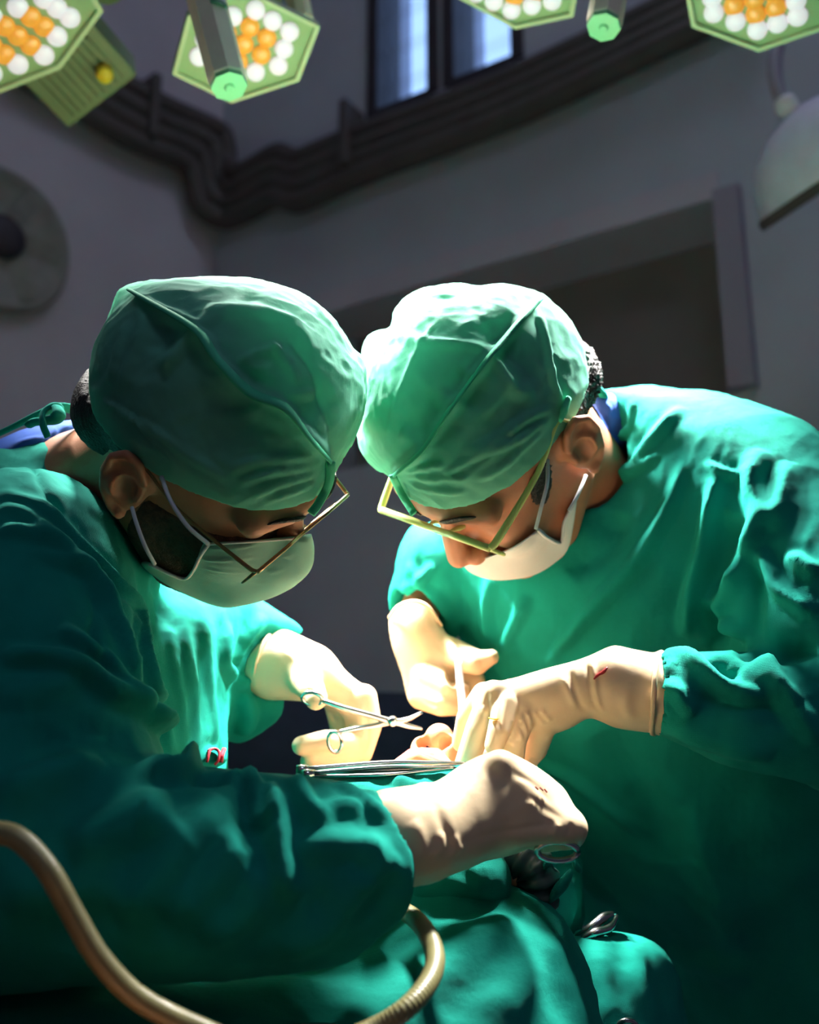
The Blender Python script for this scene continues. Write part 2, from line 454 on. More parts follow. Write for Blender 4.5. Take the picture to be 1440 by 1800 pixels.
def folds(v, q, lines, seed=0):
    """raise / sink the sculpted cloth along 3D lines found on its visible surface.
    line = (points in the photo frame, amplitude mm, width mm, kind)"""
    n = vnormals(v, q)
    if not outward(v, q): n = -n
    disp = np.zeros(len(v))
    qx = v[:, 0] / v[:, 2] * FPX + 720; qy = 900 - v[:, 1] / v[:, 2] * FPX
    face = n[:, 2] < .3
    for pts, amp, wid, kind in lines:
        P2 = catmull(np.array(pts, float), 6)
        seg = np.linalg.norm(np.diff(P2, axis=0), axis=1); L = np.concatenate([[0], np.cumsum(seg)])
        m = max(3, int(L[-1] / 9)); t = np.linspace(0, L[-1], m)
        P2 = np.stack([np.interp(t, L, P2[:, 0]), np.interp(t, L, P2[:, 1])], 1)
        pad = wid / .4 * 3 + 12
        sel = np.nonzero(face & (qx > P2[:, 0].min() - pad) & (qx < P2[:, 0].max() + pad) & (qy > P2[:, 1].min() - pad) & (qy < P2[:, 1].max() + pad))[0]
        if len(sel) < 4: continue
        Z = np.full(m, np.nan); sx, sy, sz = qx[sel], qy[sel], v[sel, 2]
        for i, (a, b) in enumerate(P2):
            near = (sx - a) ** 2 + (sy - b) ** 2 < 81
            if near.any(): Z[i] = sz[near].min()
        ok = ~np.isnan(Z)
        if ok.sum() < 2: continue
        Z = np.interp(np.arange(m), np.nonzero(ok)[0], Z[ok])
        if m > 6: Z = np.convolve(np.pad(Z, 2, 'edge'), np.ones(5) / 5, 'valid')
        P3 = np.stack([(P2[:, 0] - 720) / FPX * Z, (900 - P2[:, 1]) / FPX * Z, Z], 1)
        p = v[sel]; best = np.full(len(sel), 1e9); tt = np.zeros(len(sel)); sg = np.zeros(len(sel))
        for i in range(m - 1):
            a, b = P3[i], P3[i + 1]; ba = b - a
            hh = np.clip(((p - a) @ ba) / (ba @ ba + 1e-12), 0, 1)
            d = ((p - a - hh[:, None] * ba) ** 2).sum(1); up = d < best
            best = np.where(up, d, best); tt = np.where(up, (i + hh) / (m - 1), tt)
            side = (qx[sel] - P2[i, 0]) * (P2[i + 1, 1] - P2[i, 1]) - (qy[sel] - P2[i, 1]) * (P2[i + 1, 0] - P2[i, 0])
            sg = np.where(up, np.sign(side), sg)
        d = np.sqrt(best) / (wid * .001)
        tap = np.clip(np.minimum(tt, 1 - tt) * 5, 0, 1) ** .7
        A = amp * .001 * tap
        if kind == 'r': f = np.exp(-d * d)
        elif kind == 'h': f = (1 - .9 * d * d) * np.exp(-.8 * d * d)
        elif kind == 's': f = np.where(sg > 0, np.exp(-d), 0) - .25 * np.where(sg <= 0, np.exp(-d * 1.5), 0)
        else: f = -np.exp(-d * d)
        disp[sel] += A * f
    return v + n * disp[:, None]
def emit_mesh(name, v, q, m, parent=None, origin=None):
    wv = toW(v)
    if not outward(wv, q): q = q[:, ::-1]
    return obj(name, wv, np.ascontiguousarray(q), m, parent, True, origin)
def frame_local(c, F, L):
    F = np.asarray(F, float); F /= np.linalg.norm(F); L = np.asarray(L, float); L = L - F * (L @ F); L /= np.linalg.norm(L)
    U = np.cross(L, F)                                  # camera metres are left-handed
    A = np.stack([F, L, U])
    return c, A
def hp(fr, f, l, u):
    return fr[0] + fr[1][0] * f + fr[1][1] * l + fr[1][2] * u

# ------------------------------------------------------------------ the room
def ray(px, py):
    d = toW(V(px, py, 1.0)) - CAM; return d / np.linalg.norm(d)
r0 = ray(385, 330); KC = CAM + r0 * (3.2 / r0[1]); KC = np.array([KC[0], KC[1], 0.0])      # room corner on plan
DR = np.array([.842, -.539, 0]); DL = np.array([-.64, -.766, 0])                              # wall runs from the corner
NR = np.array([-.539, -.842, 0]); NL = np.array([.766, -.64, 0])                              # into the room
UPZ = np.array([0, 0, 1.0])
HC = 5.0
def on_wall(px, py, n, off=0.0):
    d = ray(px, py); t = ((KC - CAM) @ n + off) / (d @ n); return CAM + d * t
def wall_uv(p, D): return (p - KC) @ D, p[2]
def quad_box(p0, D, n, u0, u1, z0, z1, t0, t1):
    c = p0 + D * (u0 + u1) / 2 + UPZ * (z0 + z1) / 2 + n * (t0 + t1) / 2
    return box_mesh(c, (D, n, UPZ), ((u1 - u0) / 2, (t1 - t0) / 2, (z1 - z0) / 2))
# right-hand (far) wall with two window openings and a recess
u_a, _ = wall_uv(on_wall(662, 150, NR), DR); u_b, zb1 = wall_uv(on_wall(757, 178, NR), DR)
u_c, zb2 = wall_uv(on_wall(797, 146, NR), DR); u_d, zb3 = wall_uv(on_wall(905, 96, NR), DR)
ZWB = (zb1 + zb2 + zb3) / 3; ZWT = ZWB + 1.15
un0, _ = wall_uv(on_wall(560, 560, NR), DR); un1, znt = wall_uv(on_wall(1268, 342, NR), DR)
_, znb = wall_uv(on_wall(1268, 695, NR), DR); znt2 = wall_uv(on_wall(620, 535, NR), DR)[1]
ZNT = (znt + znt2) / 2; ZNB = znb
LEN = 4.6
us = [-.0, u_a, u_b, u_c, u_d, LEN]
parts = [quad_box(KC, DR, NR, 0, LEN, ZWT, HC, -.2, 0), quad_box(KC, DR, NR, 0, u_a, ZWB, ZWT, -.2, 0),
         quad_box(KC, DR, NR, u_b, u_c, ZWB, ZWT, -.2, 0), quad_box(KC, DR, NR, u_d, LEN, ZWB, ZWT, -.2, 0),
         quad_box(KC, DR, NR, 0, LEN, ZNT, ZWB, -.2, 0),
         quad_box(KC, DR, NR, 0, un0, ZNB, ZNT, -.2, 0), quad_box(KC, DR, NR, un1, LEN, ZNB, ZNT, -.2, 0),
         quad_box(KC, DR, NR, 0, LEN, 0, ZNB, -.2, 0)]
wall_back = struct(obj('wall_back', *join(*parts), M_WALLB, smooth=False))
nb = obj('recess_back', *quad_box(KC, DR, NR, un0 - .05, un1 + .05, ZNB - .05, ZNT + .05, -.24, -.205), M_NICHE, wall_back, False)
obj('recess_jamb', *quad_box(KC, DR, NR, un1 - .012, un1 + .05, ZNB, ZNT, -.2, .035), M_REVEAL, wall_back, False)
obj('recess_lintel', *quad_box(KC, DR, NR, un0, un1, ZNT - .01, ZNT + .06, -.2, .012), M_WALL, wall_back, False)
wall_left = struct(obj('wall_left', *quad_box(KC, DL, NL, -.2, 4.4, 0, HC, -.2, 0), M_WALL, smooth=False))
PL = KC + DL * 4.4; PR = KC + DR * LEN
wall_rear = struct(obj('wall_rear', *box_mesh(np.array([(PL[0] + PR[0]) / 2, -2.6, HC / 2]), (AX_R, [0, 1, 0], UPZ), (5.2, .1, HC / 2)), M_WALL, smooth=False))
wall_right = struct(obj('wall_right', *box_mesh(np.array([PR[0] + .05, (PR[1] - 2.6) / 2, HC / 2]), (AX_R, [0, 1, 0], UPZ), (.1, (PR[1] + 2.9) / 2, HC / 2)), M_WALL, smooth=False))
wall_side = struct(obj('wall_side', *box_mesh(np.array([PL[0] - .05, (PL[1] - 2.6) / 2, HC / 2]), (AX_R, [0, 1, 0], UPZ), (.1, (PL[1] + 2.9) / 2, HC / 2)), M_WALL, smooth=False))
PLAN = [KC, PR, np.array([PR[0], -2.6, 0]), np.array([PL[0], -2.6, 0]), PL]
def slab(z0, z1):
    n = len(PLAN); vs = [p * [1, 1, 0] + UPZ * z0 for p in PLAN] + [p * [1, 1, 0] + UPZ * z1 for p in PLAN]
    return vs, [tuple(range(n)), tuple(range(n, 2 * n))[::-1]] + [(k, k + n, (k + 1) % n + n, (k + 1) % n) for k in range(n)]
floor = struct(obj('floor', *slab(-.1, 0), M_FLOOR, smooth=False))
ceiling = struct(obj('ceiling', *slab(HC, HC + .1), M_CEIL, smooth=False))
def window(name, u0, u1):
    fr = [quad_box(KC, DR, NR, u0 - .03, u0 + .008, ZWB, ZWT, -.12, .01), quad_box(KC, DR, NR, u1 - .008, u1 + .03, ZWB, ZWT, -.12, .01),
          quad_box(KC, DR, NR, u0, u1, ZWB - .03, ZWB + .006, -.12, .02), quad_box(KC, DR, NR, u0, u1, ZWT - .03, ZWT + .03, -.12, .01)]
    o = struct(obj(name, *join(*fr), M_FRAME, smooth=False))
    n = 9; h = (ZWT - ZWB) / n
    for i in range(n):                                  # louvred glass slats
        z = ZWB + (i + .5) * h
        ax = np.array(NR) * .35 + UPZ * .937; nn = np.cross(DR, ax)
        obj('pane', *box_mesh(KC + DR * (u0 + u1) / 2 + UPZ * z + NR * -.06, (DR, nn, ax), ((u1 - u0) / 2 - .008, .003, h * .54)), M_GLASSW, o, False)
    return o
window('window_1', u_a, u_b); window('window_2', u_c, u_d)
# pipes round the corner under the windows
low = [((20, 125), 'L'), ((120, 182), 'L'), ((235, 248), 'L'), ((322, 284), 'L'), ((342, 320), 'L'), ((352, 362), 'L'), ((392, 386), 'R'), ((436, 372), 'R'),
       ((482, 348), 'R'), ((520, 356), 'R'), ((560, 342), 'R'), ((640, 305), 'R'), ((900, 205), 'R'), ((1200, 62), 'R'), ((1330, 0), 'R')]
top = [((80, 62), 'L'), ((190, 130), 'L'), ((290, 185), 'L'), ((380, 226), 'L'), ((396, 250), 'L'), ((400, 286), 'L'), ((412, 306), 'R'), ((440, 296), 'R'),
       ((488, 270), 'R'), ((520, 280), 'R'), ((556, 268), 'R'), ((640, 234), 'R'), ((880, 146), 'R'), ((1150, 20), 'R'), ((1260, -40), 'R')]
names = ['uppermost', 'second', 'third', 'lowest']
for i in range(4):
    t = 1 - i / 3.0; P = []
    for (a, s), (b, _) in zip(low, top):
        q = (a[0] + (b[0] - a[0]) * t, a[1] + (b[1] - a[1]) * t)
        P.append(on_wall(q[0], q[1], NR if s == 'R' else NL, .05))
    p = tube('wall_pipe', P, .034, M_PIPE, sides=10, n=5)
    tag(p, '%s of the dark pipes that bend round the room corner below the windows' % names[i], 'pipe', 'pipes along the walls')
def bracket(px, py0, py1, n, D, lab):
    a, b = on_wall(px, py0, n), on_wall(px, py1, n)
    z0, z1 = sorted((a[2], b[2])); c = (a + b) / 2
    o = obj('pipe_bracket', *box_mesh(np.array([c[0], c[1], (z0 + z1) / 2]) + n * .055, (D, n, UPZ), (.014, .05, (z1 - z0) / 2)), M_PIPE, smooth=False, origin=c)
    bevel(o, .006); tag(o, lab, 'bracket')
bracket(636, 205, 315, NR, DR, 'dark bracket holding the pipe run under the left window')
bracket(240, 150, 262, NL, DL, 'dark bracket holding the pipe run on the left wall')
# round fitting on the left wall
c = on_wall(-8, 425, NL, .0)
fan = thing('wall_fan', 'round dark wall fan with a pale hub at the left edge', 'fan', c)
obj('housing', *lathe_mesh(c, NL, [(.05, 0), (.20, 0), (.208, .03), (.195, .05), (.18, .03), (.06, .03)], 40), M_FITTING, fan)
obj('hub', *lathe_mesh(c, NL, [(.06, .02), (.06, .05), (.05, .06), (.02, .065)], 24), M_FRAME, fan)
for k in range(6):
    a = k * math.pi / 3; d = np.cos(a) * DL + np.sin(a) * UPZ; e = np.cross(NL, d)
    obj('blade', *box_mesh(c + d * .12 + NL * .035, (d, e * .9 + NL * .35, np.cross(d, e * .9 + NL * .35)), (.055, .035, .003)), M_FITTING, fan, False)
# dome lamp on the right
c = W(1452, 262, 1.9)
dome = thing('dome_lamp', 'lilac dome lamp with a white knob and dark arm at the right edge', 'lamp', c)
axd = np.array([-.55, -.25, .80]); axd /= np.linalg.norm(axd)
obj('shade', *lathe_mesh(c, axd, [(.15, -.05), (.152, -.045), (.14, 0), (.115, .04), (.075, .07), (.03, .085), (.01, .088)], 36), M_DOME, dome)
obj('rim', *lathe_mesh(c, axd, [(.148, -.06), (.158, -.06), (.16, -.05), (.156, -.042), (.15, -.042)], 36), M_PIPE, dome)
kn = W(1378, 178, 1.9)
obj('knob', *lathe_mesh(kn - axd * .01, np.array([.3, 0, -1]), [(.008, -.016), (.017, -.014), (.02, -.004), (.02, .008), (.012, .016)], 20), M_KNOB, dome)
tube('arm', [kn, W(1366, 150, 1.92), W(1362, 110, 1.95), W(1372, 60, 2.0), W(1400, -30, 2.1), W(1420, -260, 2.3)], .013, M_REVEAL, dome)
# unseen fill lights under the ceiling, added to brighten the room's dark sides
M_FILL = mat('fill_emitter', (240, 240, 250), .5, emit=(214, 222, 250), estr=11.0)
M_FILL2 = mat('fill_emitter_bright', (240, 240, 250), .5, emit=(214, 222, 250), estr=17.0)
def fill_light(x, y, lab, m):
    cl = thing('fill_light', lab, 'fill light', (x, y, HC - .06), 'fill lights')
    hs = obj('housing', *box_mesh((x, y, HC - .03), (AX_R, [0, 1, 0], UPZ), (.7, .16, .03)), M_KNOB, cl, False); bevel(hs, .008)
    df = obj('diffuser', *box_mesh((x, y, HC - .075), (AX_R, [0, 1, 0], UPZ), (.66, .13, .014)), m, cl, False); bevel(df, .008)
fill_light(.8, 1.5, 'added fill light under the ceiling, out of view towards the window wall', M_FILL)
fill_light(.5, -2.1, 'added fill light under the ceiling, out of view behind the camera', M_FILL2)

# ------------------------------------------------------------------ operating lamps
def pod(lamp, corners, d, aim, rows, cone=52, depth=.045, light=True):
    """six-sided lamp pod: corners = outline in the photo frame, lying in one plane through depth d"""
    c2 = np.mean(corners, 0); C0 = W(c2[0], c2[1], d)
    n = (np.asarray(aim) - C0); n /= np.linalg.norm(n)
    def onp(px, py):
        r = ray(px, py); return CAM + r * (((C0 - CAM) @ n) / (r @ n))
    P = np.array([onp(*q) for q in corners]); N = len(P)
    cen = P.mean(0)
    rim_i = cen + (P - cen) * .93
    fv = list(P) + list(rim_i) + list(rim_i - n * .008)
    # body
    back = cen + (P - cen) * .8 - n * depth
    bv = list(P - n * .001) + list(cen + (P - cen) * 1.0 - n * .018) + list(back)
    bf = []
    for r_ in range(2):
        for k in range(N): bf.append((r_ * N + k, r_ * N + (k + 1) % N, (r_ + 1) * N + (k + 1) % N, (r_ + 1) * N + k))
    bf.append(tuple(range(2 * N, 3 * N)))
    body = obj('pod', bv, bf, M_POD, lamp, False)
    obj('pod_face', list(rim_i - n * .006), [tuple(range(N))], M_POD, body, False)
    rv = list(P) + list(rim_i) + list(rim_i - n * .008) + list(P - n * .012); rf = []
    for r_ in range(3):
        for k in range(N): rf.append((r_ * N + k, r_ * N + (k + 1) % N, (r_ + 1) * N + (k + 1) % N, (r_ + 1) * N + k))
    obj('rim', rv, rf, M_PODRIM, body, False)
    for (px, py, kind, rp) in rows:
        q = onp(px, py) - n * .005; r = rp * np.linalg.norm(q - CAM) / FPX * 1.02
        le = obj('lens', *lathe_mesh(q, n, [(r, 0), (r * .98, .002), (r * .8, .0035), (r * .45, .0045), (r * .1, .005)], 18), M_WLED if kind == 'w' else M_OLED, body)
    if light:
        ld = bpy.data.lights.new('lamp_spot', 'SPOT'); ld.energy = SPOT_POWER; ld.spot_size = math.radians(cone); ld.spot_blend = .65
        ld.shadow_soft_size = .07; ld.color = (1.0, .975, .92)
        lo = bpy.data.objects.new('lamp_spot', ld); COL.objects.link(lo)
        lo.location = cen + n * .03
        lo.rotation_euler = Vector(FIELD - (cen + n * .03)).to_track_quat('-Z', 'Y').to_euler()
    return body, n, cen
def hexa(cx, cy, rx, ry, rot):
    return [(cx + rx * math.cos(math.radians(60 * k + rot)), cy + ry * math.sin(math.radians(60 * k + rot))) for k in range(6)]
def ring(cx, cy, e1, e2, r, skip=()):
    """hexagonal packing: 7 amber in the middle, 12 white around"""
    out = []
    for i in range(-2, 3):
        for j in range(-2, 3):
            if abs(i + j) > 2: continue
            k = max(abs(i), abs(j), abs(i + j))
            out.append((cx + i * e1[0] + j * e2[0], cy + i * e1[1] + j * e2[1], 'w' if k == 2 else 'o', r))
    return out
AIM = W(760, 1400, .55)
lampL = thing('operating_lamp', 'pale green operating lamp with hexagonal pods above the left surgeon', 'lamp', W(300, -160, 1.5), 'operating lamps')
pod(lampL, [(-152, 40), (-60, -130), (105, -120), (182, 20), (107, 122), (-40, 180)], 1.26, W(500, 1500, .62), ring(32, 66, (46, -16), (23, 17), 15.5), cone=38)
pod(lampL, [(303, 131), (330, 28), (428, -20), (563, 47), (526, 143), (407, 182)], 1.32, AIM, ring(430, 80, (40, -11), (30, 19), 14.8), cone=62)
# housing behind the left pod
hc_ = W(150, 125, 1.46); hn = W(165, 400, 1.2) - hc_; hn /= np.linalg.norm(hn)
b1 = W(178, 60, 1.46) - W(80, 160, 1.46); b1 /= np.linalg.norm(b1); b1 -= hn * (b1 @ hn); b1 /= np.linalg.norm(b1); b2 = np.cross(hn, b1)
hb = obj('driver_housing', *box_mesh(W(138, 118, 1.46), (b1, b2, hn), (.062, .045, .03)), M_HOUSING, lampL, False); bevel(hb, .004)
for k in range(9):
    obj('cooling_fin', *box_mesh(W(138, 118, 1.46) + hn * .031 + b1 * (-.044 + .011 * k), (b1, b2, hn), (.0022, .034, .005)), M_HOUSING, hb, False)
obj('screw', *lathe_mesh(W(184, 130, 1.43), hn, [(.011, -.01), (.011, .006), (.008, .009)], 14), M_STAIN, hb)
tube('arm', [W(190, -10, 1.44), W(178, -60, 1.45), W(120, -120, 1.46), W(240, -190, 1.48), W(420, -180, 1.5), W(470, -70, 1.49), W(470, 20, 1.46)], .02, M_POD, lampL)
arm2 = obj('pod_bracket', *tube_mesh(np.array([W(500, -60, 1.47), W(525, 0, 1.46), W(535, 50, 1.45)]), .03, 8, .5), M_HANDLE, lampL, False)
tube('ceiling_rod', [W(300, -160, 1.5), W(300, -260, 1.52), W(300, -260, 1.52) + UPZ * (HC - W(300, -260, 1.52)[2])], .03, M_POD, lampL, n=4)
def handle(lamp, a, b, r0_, r1_, lab=None):
    a, b = np.asarray(a), np.asarray(b); ax = b - a; L_ = np.linalg.norm(ax); ax /= L_
    o = obj('handle', *lathe_mesh(a, ax, [(r0_, 0), (r1_, L_ - .004), (r1_ * .93, L_)], 8), M_HANDLE, lamp, False)
    obj('handle_end', *lathe_mesh(b, ax, [(r1_ * .95, -.001), (r1_ * .93, .004), (r1_ * .3, .0045), (r1_ * .2, .007)], 8), M_HANDLE_END, o, False)
    return o, ax
ha, hb_ = W(352, -40, 1.17), W(402, 148, 1.10)
hd, hax = handle(lampL, ha, hb_, .0215, .0200)
# sticker on the handle
side = np.cross(hax, (CAM - ha) / np.linalg.norm(CAM - ha)); side /= np.linalg.norm(side); outw = np.cross(side, hax)
if outw @ (CAM - ha) < 0: outw = -outw
def hpos(px, py):
    t = (py + 40) / 188.0; return ha + (hb_ - ha) * t
def stick(name, y0, y1, m, s0, s1, lift, parent):
    p0, p1 = hpos(0, y0), hpos(0, y1); pts = []
    R_ = .0211 + lift
    sgn = 1 if side @ AX_R > 0 else -1
    vs, fs = [], []
    for k in range(7):
        a = math.radians(s0 + (s1 - s0) * k / 6)
        d = math.sin(a) * side * sgn + math.cos(a) * outw
        vs += [p0 + d * R_, p1 + d * R_]
    for k in range(6): fs.append((2 * k, 2 * k + 1, 2 * k + 3, 2 * k + 2))
    o = obj(name, vs, fs, m, parent, False)
    s = o.modifiers.new('solid', 'SOLIDIFY'); s.thickness = .0004
    return o
st_ = stick('sticker', -38, 34, M_STICK, 12, 62, .0006, hd)
stick('sticker_band', 31, 40, M_STICKG, 10, 64, .0009, hd)
for k in range(9):
    stick('sticker_print', -34 + k * 7, -30 + k * 7 + (k % 3), M_INK, 16 + (k % 2) * 4, 34 - (k % 3) * 3, .0012, st_)
for k in range(5):
    stick('sticker_print', -30 + k * 12, -25 + k * 12, M_INK, 42, 56 - (k % 2) * 6, .0012, st_)

lampR = thing('operating_lamp', 'pale green operating lamp with hexagonal pods above the right surgeon', 'lamp', W(1150, -200, 1.42), 'operating lamps')
pod(lampR, [(782, -15), (800, -110), (905, -150), (1030, -90), (1008, 30), (906, 52)], 1.32, AIM, ring(909, -26, (31, 15), (-5, 23), 14.2))
pod(lampR, [(1216, 48), (1196, -55), (1300, -130), (1450, -95), (1462, 48), (1334, 92)], 1.25, W(860, 1400, .55), ring(1325, 1, (38.5, 15), (3, 27), 15), cone=40)
ha2, hb2 = W(1096, -150, 1.22), W(1062, 44, 1.14)
handle(lampR, ha2, hb2, .0210, .0192)
tube('arm', [W(905, -80, 1.39), W(980, -200, 1.43), W(1150, -230, 1.43), W(1280, -190, 1.38), W(1330, -60, 1.32)], .02, M_POD, lampR)
tube('ceiling_rod', [W(1150, -220, 1.43), W(1150, -330, 1.47), W(1150, -330, 1.47) + UPZ * (HC - W(1150, -330, 1.47)[2])], .03, M_POD, lampR, n=4)

# ------------------------------------------------------------------ people
def head_ops(fr, ears=True, nostrils=False, s=1.0):
    h = lambda f, l, u: hp(fr, f * s, l * s, u * s)
    A = fr[1]; E = lambda c, r, k=.012, cut=False, ax=None: ell(h(*c), np.array(r) * s, A if ax is None else ax, k, cut)
    ops = [E((-.008, 0, .038), (.096, .075, .084)), E((.042, 0, -.02), (.054, .062, .088), .03),
           path([h(.005, .054, -.05), h(.045, .042, -.088), h(.08, .012, -.105), h(.08, -.012, -.105), h(.045, -.042, -.088), h(.005, -.054, -.05)], [.02 * s, .019 * s, .018 * s, .018 * s, .019 * s, .02 * s], .03),
           path([h(.086, .05, .02), h(.096, .02, .024), h(.098, 0, .026), h(.096, -.02, .024), h(.086, -.05, .02)], .011 * s, .014),
           E((.07, .043, -.03), (.024, .02, .02), .02), E((.07, -.043, -.03), (.024, .02, .02), .02),
           path([h(.09, 0, .012), h(.107, 0, -.012), h(.1165, 0, -.034)], [.009 * s, .0092 * s, .0108 * s], .01),
           E((.106, .013, -.04), (.012, .0085, .009), .006), E((.106, -.013, -.04), (.012, .0085, .009), .006),
           E((.09, 0, -.068), (.014, .03, .02), .014),
           E((.098, .033, .003), (.012, .016, .010), .01, True), E((.098, -.033, .003), (.012, .016, .010), .01, True),
           E((.080, .032, .002), (.014, .0145, .0125), .003), E((.080, -.032, .002), (.014, .0145, .0125), .003),
           path([h(.098, .022, -.072), h(.104, .01, -.0655), h(.105, 0, -.068), h(.104, -.01, -.0655), h(.098, -.022, -.072)], [.0035 * s, .006 * s, .006 * s, .006 * s, .0035 * s], .003),
           path([h(.098, .018, -.076), h(.103, 0, -.081), h(.098, -.018, -.076)], [.004 * s, .007 * s, .004 * s], .003)]
    if nostrils:
        ops += [path([h(.116, .0095, -.047), h(.108, .0088, -.037), h(.095, .007, -.028)], [.0058 * s, .0058 * s, .003 * s], .002, True),
                path([h(.116, -.0095, -.047), h(.108, -.0088, -.037), h(.095, -.007, -.028)], [.0058 * s, .0058 * s, .003 * s], .002, True)]
    if ears:
        for sd in (1, -1):
            c = h(-.006, sd * .083, -.002)
            n = A[0] * .32 + A[1] * sd * .95; n /= np.linalg.norm(n)
            up = A[2] * .97 - A[0] * .24; up = up - n * (up @ n); up /= np.linalg.norm(up); fw = np.cross(up, n); fw = fw if fw @ A[0] > 0 else -fw
            B = np.stack([fw, n, up])
            ops += [ell(c, (.017 * s, .0065 * s, .030 * s), B, .006),
                    path([c - fw * .004 * s - up * .002, h(-.004, sd * .068, -.002)], [.012 * s, .016 * s], .008)]
            rim = [c + (fw * (.0165 * math.cos(t)) + up * (.0315 * math.sin(t))) * s + n * .004 * s for t in np.radians([15, 50, 90, 130, 165, 200, 235, 262])]
            ops += [path(rim, [.0035 * s] * 6 + [.004 * s, .0055 * s], .003),
                    ell(c + (fw * .003 - up * .003 + n * .0075) * s, (.0095 * s, .0075 * s, .0145 * s), B, .003, True),
                    ell(c + (fw * -.002 + up * .019 + n * .007) * s, (.009 * s, .0045 * s, .006 * s), B, .003, True),
                    path([c + (fw * .014 - up * .002 + n * .004) * s, c + (fw * .012 - up * .008 + n * .006) * s], .0035 * s, .003)]
    return ops

# ---- left surgeon ------------------------------------------------------------
baseL = np.array([-.58, 1.02, 0.0])
PLs = thing('person', 'surgeon in green gown, cap and mint mask bending in from the left', 'person', baseL, 'surgeons')
cL = V(355, 772, .875)
frL = frame_local(cL, (.75, -.66, -.08), (.50, .45, .74))
def body(person, fr, neck, torso, arms, base, fine, name='body', m=M_SKIN):
    hops = head_ops(fr)
    ops = list(hops) + [path(neck[0], neck[1], .03)] + [path(p, r, .04) for p, r in torso + arms]
    v, q = sculpt(ops, .0020, fine, .025)
    o = emit_mesh(name, v, q, m, person); return o, hops
def fw3(x, y, z): return fromW(np.array([x, y, z]))
headbox = lambda c, a=.16: tuple((c[i] - a, c[i] + a) for i in range(3))
hipL = fromW(baseL + [0, 0, .92]); 
torsoL = [([V(150, 900, .97), V(60, 1150, 1.0), hipL], [.07, .12, .13]),
          ([V(60, 990, .90), V(150, 960, .98), V(320, 1030, 1.06)], [.04, .045, .035]),
          ([fromW(baseL + [.0, -.09, .9]), fromW(baseL + [.0, -.1, .5]), fromW(baseL + [.0, -.1, .07])], [.085, .06, .045]),
          ([fromW(baseL + [.0, .09, .9]), fromW(baseL + [.0, .1, .5]), fromW(baseL + [.0, .1, .07])], [.085, .06, .045]),
          ([fromW(baseL + [.0, -.1, .05]), fromW(baseL + [.14, -.11, .035])], [.045, .035]),
          ([fromW(baseL + [.0, .1, .05]), fromW(baseL + [.14, .11, .035])], [.045, .035])]
armsL = [([V(60, 1010, .88), V(80, 1240, .78), V(70, 1480, .725), V(320, 1517, .705), V(700, 1475, .722), V(780, 1460, .745)], [.038, .04, .038, .036, .026, .024]),
         ([V(330, 1050, 1.06), V(400, 1190, 1.055), V(440, 1175, 1.04), V(520, 1178, 1.03)], [.03, .028, .022, .02])]
bodyL, hopsL = body(PLs, frL, ([hp(frL, -.03, 0, -.04), V(165, 900, .965)], [.052, .050]), torsoL, armsL, baseL, headbox(cL))

# cap
capL_poly = [(214, 508), (262, 496), (345, 490), (412, 489), (470, 497), (522, 514), (570, 545), (602, 585), (618, 612), (637, 632), (644, 670), (638, 722), (622, 772), (602, 806),
             (590, 842), (560, 905), (500, 950), (430, 960), (350, 930), (280, 890), (215, 830), (178, 760), (160, 700), (168, 640), (184, 580), (203, 530)]
hemL_p = hp(frL, .0, 0, .020); hemL_n = -(frL[1][2] * .96 - frL[1][0] * .27)
capL_ops = [inflate(capL_poly, .885, .118, .085)] + [offset(ell(hp(frL, -.008, 0, .038), (.096, .075, .084), frL[1]), .004)] + [halfspace(hemL_p, hemL_n, .002)]
v, q = sculpt(capL_ops, .0024)
CAPL_F = [([(226, 508), (262, 530), (345, 580), (382, 632), (440, 690), (500, 716), (545, 770), (582, 812), (560, 860), (544, 903)], 7, 5, 'r'),
          ([(345, 580), (320, 610), (284, 655)], 6, 6, 'r'), ([(352, 580), (375, 548), (380, 530)], 5, 7, 'r'),
          ([(240, 520), (250, 570), (225, 640), (205, 690)], 3, 6, 'r'), ([(222, 560), (205, 620), (190, 680)], 3, 5, 'r'),
          ([(380, 535), (420, 545), (470, 548), (520, 570), (560, 620)], 4, 10, 'r'),
          ([(470, 600), (500, 630), (528, 680)], 3, 4, 'r'), ([(480, 595), (495, 640)], 3, 4, 'r'), ([(420, 640), (450, 620), (485, 617)], 3, 4, 'r'),
          ([(500, 695), (545, 690), (560, 692)], 3, 4, 'r'), ([(510, 590), (555, 660), (580, 740), (585, 800)], 3, 4, 'v'),
          ([(590, 690), (545, 720), (520, 760)], 4, 12, 'v'), ([(455, 650), (440, 690), (450, 720)], 5, 16, 'v'),
          ([(420, 850), (480, 830), (560, 822)], 3, 5, 'h'), ([(440, 870), (500, 850), (565, 835)], 3, 5, 'h'), ([(470, 880), (520, 866), (565, 845)], 3, 5, 'h'), ([(400, 830), (470, 808), (560, 806)], 2.5, 6, 'h'),
          ([(578, 815), (572, 860), (556, 892)], 4, 4, 'r'),
          ([(165, 700), (200, 715), (240, 760)], 3, 3, 'h'), ([(175, 712), (215, 722), (290, 800)], 3, 3, 'h'), ([(190, 730), (230, 735), (310, 815)], 3, 3, 'h'), ([(210, 720), (300, 780), (400, 850)], 2.5, 5, 'h'),
          ([(545, 520), (590, 575), (622, 620)], 3, 5, 'r'), ([(420, 700), (380, 760), (330, 790)], 5, 30, 'v'), ([(270, 620), (300, 560)], 4, 14, 'v')]
v = folds(v, q, [(a, b * 1.2, c_ * .85, d) for a, b, c_, d in CAPL_F])
v = v + vnormals(v, q) * (.0005 * vnoise(v * 40, 3) + .0011 * ridged(v * 11, 31) + .0006 * ridged(v * 24, 32))[:, None]
capL = emit_mesh('surgical_cap', v, q, M_CAP, PLs)
